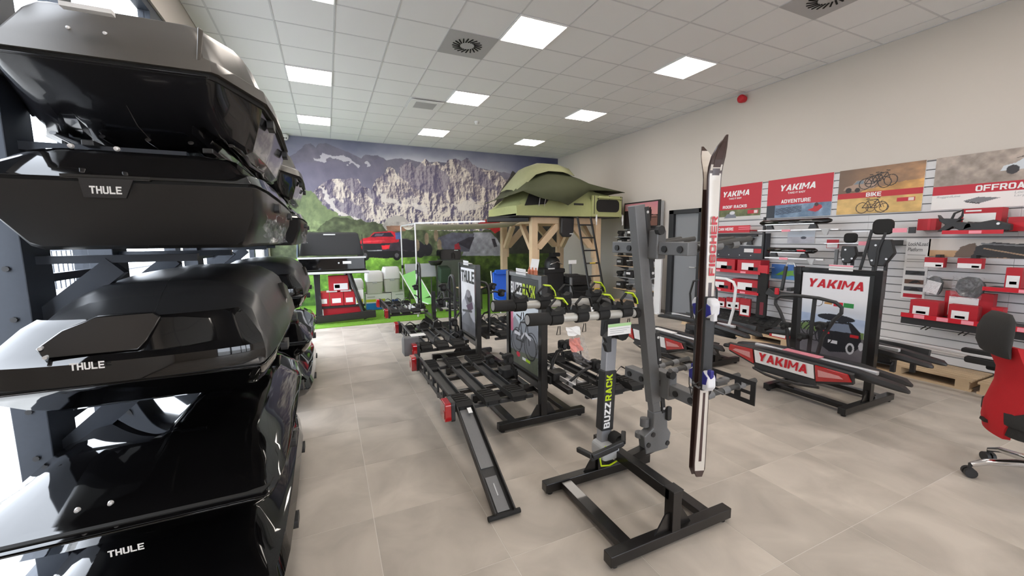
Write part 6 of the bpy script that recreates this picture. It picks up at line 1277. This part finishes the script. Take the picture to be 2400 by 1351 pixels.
# long lower shelf
yl, yr, z0, z1 = wr_(2110,735,2322,768,6.02); yr -= .5; z1 = PX(2110,735,6.02).z
ls_ = strip('long black shelf with red price rail and pink tags behind the office chair', yl, yr, z1-.005, X=6.02, d=.39, h=.05, tags=6); MB().bx(6.03, yr, z1-.11, 6.06, yl, z1-.035).build('front_panel', BLKP, ls_)
for k in range(5):
    y = yl-.22-.3*k
    for dy in (0, .04): MB().bar((6.03,y+dy,z1-.15),(6.2,y+dy,z1-.12),.008,.008).build('peg', BLK, ls_)
for k, (q, d_) in enumerate((((2132,705,2198,736),.16),((2222,716,2292,745),.10),((2322,722,2350,745),.12))): yl2, yr2, a_, b_ = wr_(*q, 6.06); goods('red carton on the long lower shelf, '+('alone at its far end','in front of the tilted red box','behind the chair headrest')[k], yl2, yr2, z1-.004, b_, 6.06, d_, panel=((.12,.08,.72,.62,PAPER),(.25,.15,.6,.3,BLACKP)))
q = wr_(2210,686,2325,745,6.25); t = goods('large tilted red box with white window on the long lower shelf', q[0], q[1], z1-.004, q[3], 6.27, .10, panel=((.10,.08,.72,.80,PAPER),))
# wall rails: aluminium roof bike rails lying near the floor
for k, (y0, y1, z, X) in enumerate(((1.0,2.45,.47,5.55),(.9,2.35,.40,5.72))):
    t = thing('roof_bike_rail', 'long silver roof bike rail with black ends near the slat wall foot, '+('outer','inner')[k]+' one', 'bike rail', (X, (y0+y1)/2, .13), group='silver roof bike rails')
    MB().bx(X-.03, y0, z-.015, X+.03, y1, z+.015).build('rail', ALU, t, bevel=.006); MB().rbox((X, y0+.5, z+.03), (.06,.30,.05), .02, 'x').build('wheel_holder', RUB, t, bevel=.01); MB().rbox((X, y0+.45, z-.05), (.08,.34,.06), .02, 'x').build('end_foot', RUB, t, bevel=.01)
    for y in (y0+.3, y1-.3): MB().bx(X-.02, y-.02, .123, X+.02, y+.02, z-.015).build('rest_leg', BLKP, t)
# ================================================================== roof rack gondola beside the door
gd = thing('gondola_rack', 'grey shelving display with sunset header and hooks left of the dark doorway', 'display shelf', (6.25, 7.0, 0)); gy0, gy1 = 6.44, 7.52
MB().bx(6.28, gy0, .0, 6.43, gy1, .20).build('plinth', LGREY, gd, bevel=.004); MB().bx(5.86, gy0, .0, 6.28, gy1, .15).build('base_shelf', LGREY, gd, bevel=.004); MB().bx(5.85, gy0, .15, 6.30, gy1, .17).build('wood_deck', PINE, gd)
MB().bx(6.39, gy0, .2, 6.43, gy1, 2.36).build('back_panel', LGREY, gd); [MB().bx(6.33, y-.02, .2, 6.39, y+.02, 2.36).build('upright', LGREY, gd, bevel=.003) for y in (gy0+.02, gy1-.02)]
for k in range(10): MB().bx(6.375, gy0+.05, .26+.15*k, 6.39, gy1-.05, .39+.15*k).build('back_slat', SLM, gd)
hd_ = MB().bx(6.29, gy0-.02, 1.80, 6.33, gy1, 2.38).build('header_board', BLKP, gd, bevel=.004); w_, h2 = gy1-gy0-.06, .50; g = Img(w_, h2, 110, 60, (214,170,150)); sy_ = g.y/h2; g.c = np.dstack([196-40*abs(sy_-.5)+20*sy_, 150-30*sy_+20*fbm(g.x*4,g.y*6,3,50), 140+0*sy_])/255; g.rect(0,0,w_,h2*.42,(120,84,74)); g.line((.3,.26),(w_,.22),.02,(50,34,34)); g.line((.3,.20),(w_,.17),.014,(60,40,40)); g.ell(.80,.36,.03,.035,(40,26,28)); g.poly([(.75,.34),(.85,.34),(.84,.1),(.77,.1)], (40,26,28)); g.rect(0,0,.28,h2*.7,(34,28,30)); g.build('header_print', (6.288, gy1-.03, 1.85), UW, VZ, hd_); text('Roof Racks', (6.286, gy1-.08, 2.24), UW, VZ, .42, .075, LGREY, hd_, bold=.01)
for k, (z, n_) in enumerate(((1.62,3),(1.42,3),(1.20,3),(.97,2),(.72,2),(.45,1))):
    sh = MB().bx(5.98, gy0+.05, z-.012, 6.37, gy1-.05, z).build('shelf', PINE if k in (2,3,5) else LGREY, gd)
    for y in (gy0+.1, gy1-.1): MB().prism([(0,0),(.36,0),(.36,-.10),(.30,-.10)], (6.01, y, z-.012), (1,0,0), (0,0,1), .012).build('shelf_bracket', GREY, sh)
names = ['black roof bar foot', 'black roof bar pack']
lvls = ((1.62,'top'),(1.42,'second'),(1.20,'third'),(.97,'fourth'),(.72,'fifth'),(.45,'lowest'))
for k, (z, lv) in enumerate(lvls):
    for j in range(3 if k < 3 else 2):
        y = gy1-.22-.32*j; ps_ = ('towards the tent','in the middle','towards the door')[j] if k < 3 else ('towards the tent','towards the door')[j]
        if (k+j) % 2 == 0: t = thing('roof_bar_foot', 'black roof bar foot on the %s gondola shelf, %s' % (lv, ps_), 'roof bar foot', (6.05, y, z), group='goods on the gondola'); MB().prism([(-.06,0),(.06,0),(.04,.05),(.08,.08),(.07,.12),(-.07,.12),(-.08,.08),(-.03,.05)], (6.08, y, z), UW, VZ, .09).build('foot_body', BLKP, t, bevel=.006); MB().bar((5.96,y,z+.125),(6.2,y,z+.125),.05,.02).build('bar_stub', ALU if j else BLKP, t, bevel=.004)
        else: t = thing('boxed_fitting', 'dark boxed fitting on the %s gondola shelf, %s' % (lv, ps_), 'carton', (6.1, y, z), group='goods on the gondola'); MB().bx(6.02, y-.11, z, 6.2, y+.11, z+.15).build('carton_body', BLKP, t, bevel=.004); MB().bx(6.0185, y-.04, z+.07, 6.0195, y+.09, z+.12).build('printed_panel', PAPER if j else LGREY, t)
tb_ = thing('tablet_display', 'small white-framed screen on the gondola below the header', 'screen', (6.2, 6.75, 1.72)); MB().bx(6.20, 6.60, 1.66, 6.215, 6.86, 1.86).build('screen_frame', WHITE, tb_, bevel=.004); MB().bx(6.1985, 6.63, 1.69, 6.1995, 6.83, 1.83).build('screen', LGREY, tb_); MB().bx(6.215,6.70,1.72,6.29,6.76,1.78).build('mount', BLKP, tb_)
for k in range(4): MB().bx(6.197, 6.65+.045*k, 1.72, 6.1982, 6.68+.045*k, 1.76).build('screen_icon', BLACKP, tb_)
# door
dm_ = mat('dark_door_frame', (.022,.023,.026), .5, .1, .08, 30)
d1 = struct(MB().bx(RW-.10, 6.10, 0, RW, 6.22, 2.14).bx(RW-.10, 5.44, 0, RW, 5.50, 2.14).bx(RW-.10, 5.44, 2.06, RW, 6.22, 2.14).build('door_1', dm_, bevel=.004)); MB().bx(RW-.035, 5.50, .01, RW-.004, 6.10, 2.06).build('door_leaf', mat('grey_door_leaf', rgb(132,134,138), .5, 0, .03, 6), d1)
MB().cyl((RW-.07,5.56,1.02),(RW-.07,5.68,1.02),.01).cyl((RW-.07,5.56,1.02),(RW-.035,5.56,1.02),.01).build('door_handle', ALU, d1)
wp_ = thing('white_panel', 'plain white upright panel standing between gondola and doorway', 'panel', (6.3, 6.33, 0)); MB().bx(6.22, 6.25, 0, 6.26, 6.43, 1.36).build('panel_board', WHITE, wp_, bevel=.004); MB().bx(6.18,6.26,0,6.36,6.42,.02).build('panel_foot', WHITE, wp_)
# ================================================================== office chair
CX, CY, CR = 4.03, .77, -55
oc = thing('office_chair', 'red mesh-backed office chair with black headrest on chrome casters', 'chair', (CX, CY, 0), CR, local=True)
REDC = mat('red_chair_cloth', rgb(176,12,24), .75, 0, .08, 160, bump=.1); BKC = mat('black_chair_cloth', (.018,.017,.016), .85, 0, .2, 160, bump=.1)
bk = []
for z, x, hw_, b_ in ((.33,-.25,.13,.02),(.40,-.255,.15,.03),(.50,-.235,.18,.05),(.64,-.195,.20,.05),(.74,-.195,.20,.05),(.84,-.235,.185,.055),(.92,-.26,.175,.055)):
    r0 = []
    for k in range(13):
        a = -1+k/6; r0.append(V((x+b_*(1-a*a)*-1, a*hw_, z)))
    for k in range(13):
        a = 1-k/6; r0.append(V((x+.035+b_*(1-a*a)*-1, a*hw_, z)))
    bk.append(r0)
MB().loft(bk).build('backrest', REDC, oc, 60)
hd2 = []
for z, x, hw_, d_ in ((.85,-.30,.175,.07),(.91,-.32,.18,.10),(1.0,-.32,.175,.11),(1.07,-.305,.155,.09),(1.11,-.29,.11,.05)):
    hd2.append([V((x-d_*.3+d_*(.5+.5*math.cos(t))*1.0, hw_*math.sin(t), z)) for t in [2*math.pi*k/20 for k in range(20)]])
MB().loft(hd2).build('headrest', BKC, oc, 60)
MB().loft([[V((.0+a*.26, b_*.25, z)) for a, b_ in rrect(2,2,.5,4)] for z in (.43,.50)]+[[V((.0+a*.22, b_*.21, .53)) for a, b_ in rrect(2,2,.5,4)]]).build('seat', BKC, oc, 60)
MB().loft([[V((a*.25, b_*.24, z)) for a, b_ in rrect(2,2,.5,4)] for z in (.36,.43)]).build('seat_pan', BKC, oc, 60)
for s in (-1, 1):
    ar = MB().tube([(-.02,s*.25,.42),(.0,s*.31,.50),(-.05,s*.315,.66),(-.06,s*.31,.69)], .014).build('armrest', CHROME, oc, 50); MB().rbox((-.02,s*.31,.705),(.26,.07,.03),.03,'z').build('arm_pad', BKC, ar, bevel=.008)
MB().cyl((0,0,.16),(0,0,.37),.028).build('gas_lift', CHROME, oc, 50); MB().bar((-.05,0,.36),(-.30,0,.40),.06,.02).build('back_bracket', BLKP, oc)
for k in range(5):
    a = math.radians(185+72*k); d = V((math.cos(a), math.sin(a), 0)); sp = MB().tube([V((0,0,.15)), d*.12+V((0,0,.145)), d*.26+V((0,0,.12)), d*.33+V((0,0,.085))], .02, 8, rs=[.028,.024,.02,.016]).build('base_spoke', CHROME, oc, 50)
    c = d*.335+V((0,0,.032)); w2 = V((-d.y, d.x, 0))
    ca = MB().cyl(c-w2*.028, c-w2*.006, .032).cyl(c+w2*.006, c+w2*.028, .032).cyl(c, c+V((0,0,.06)), .010).build('caster', BLKP, sp, 50)
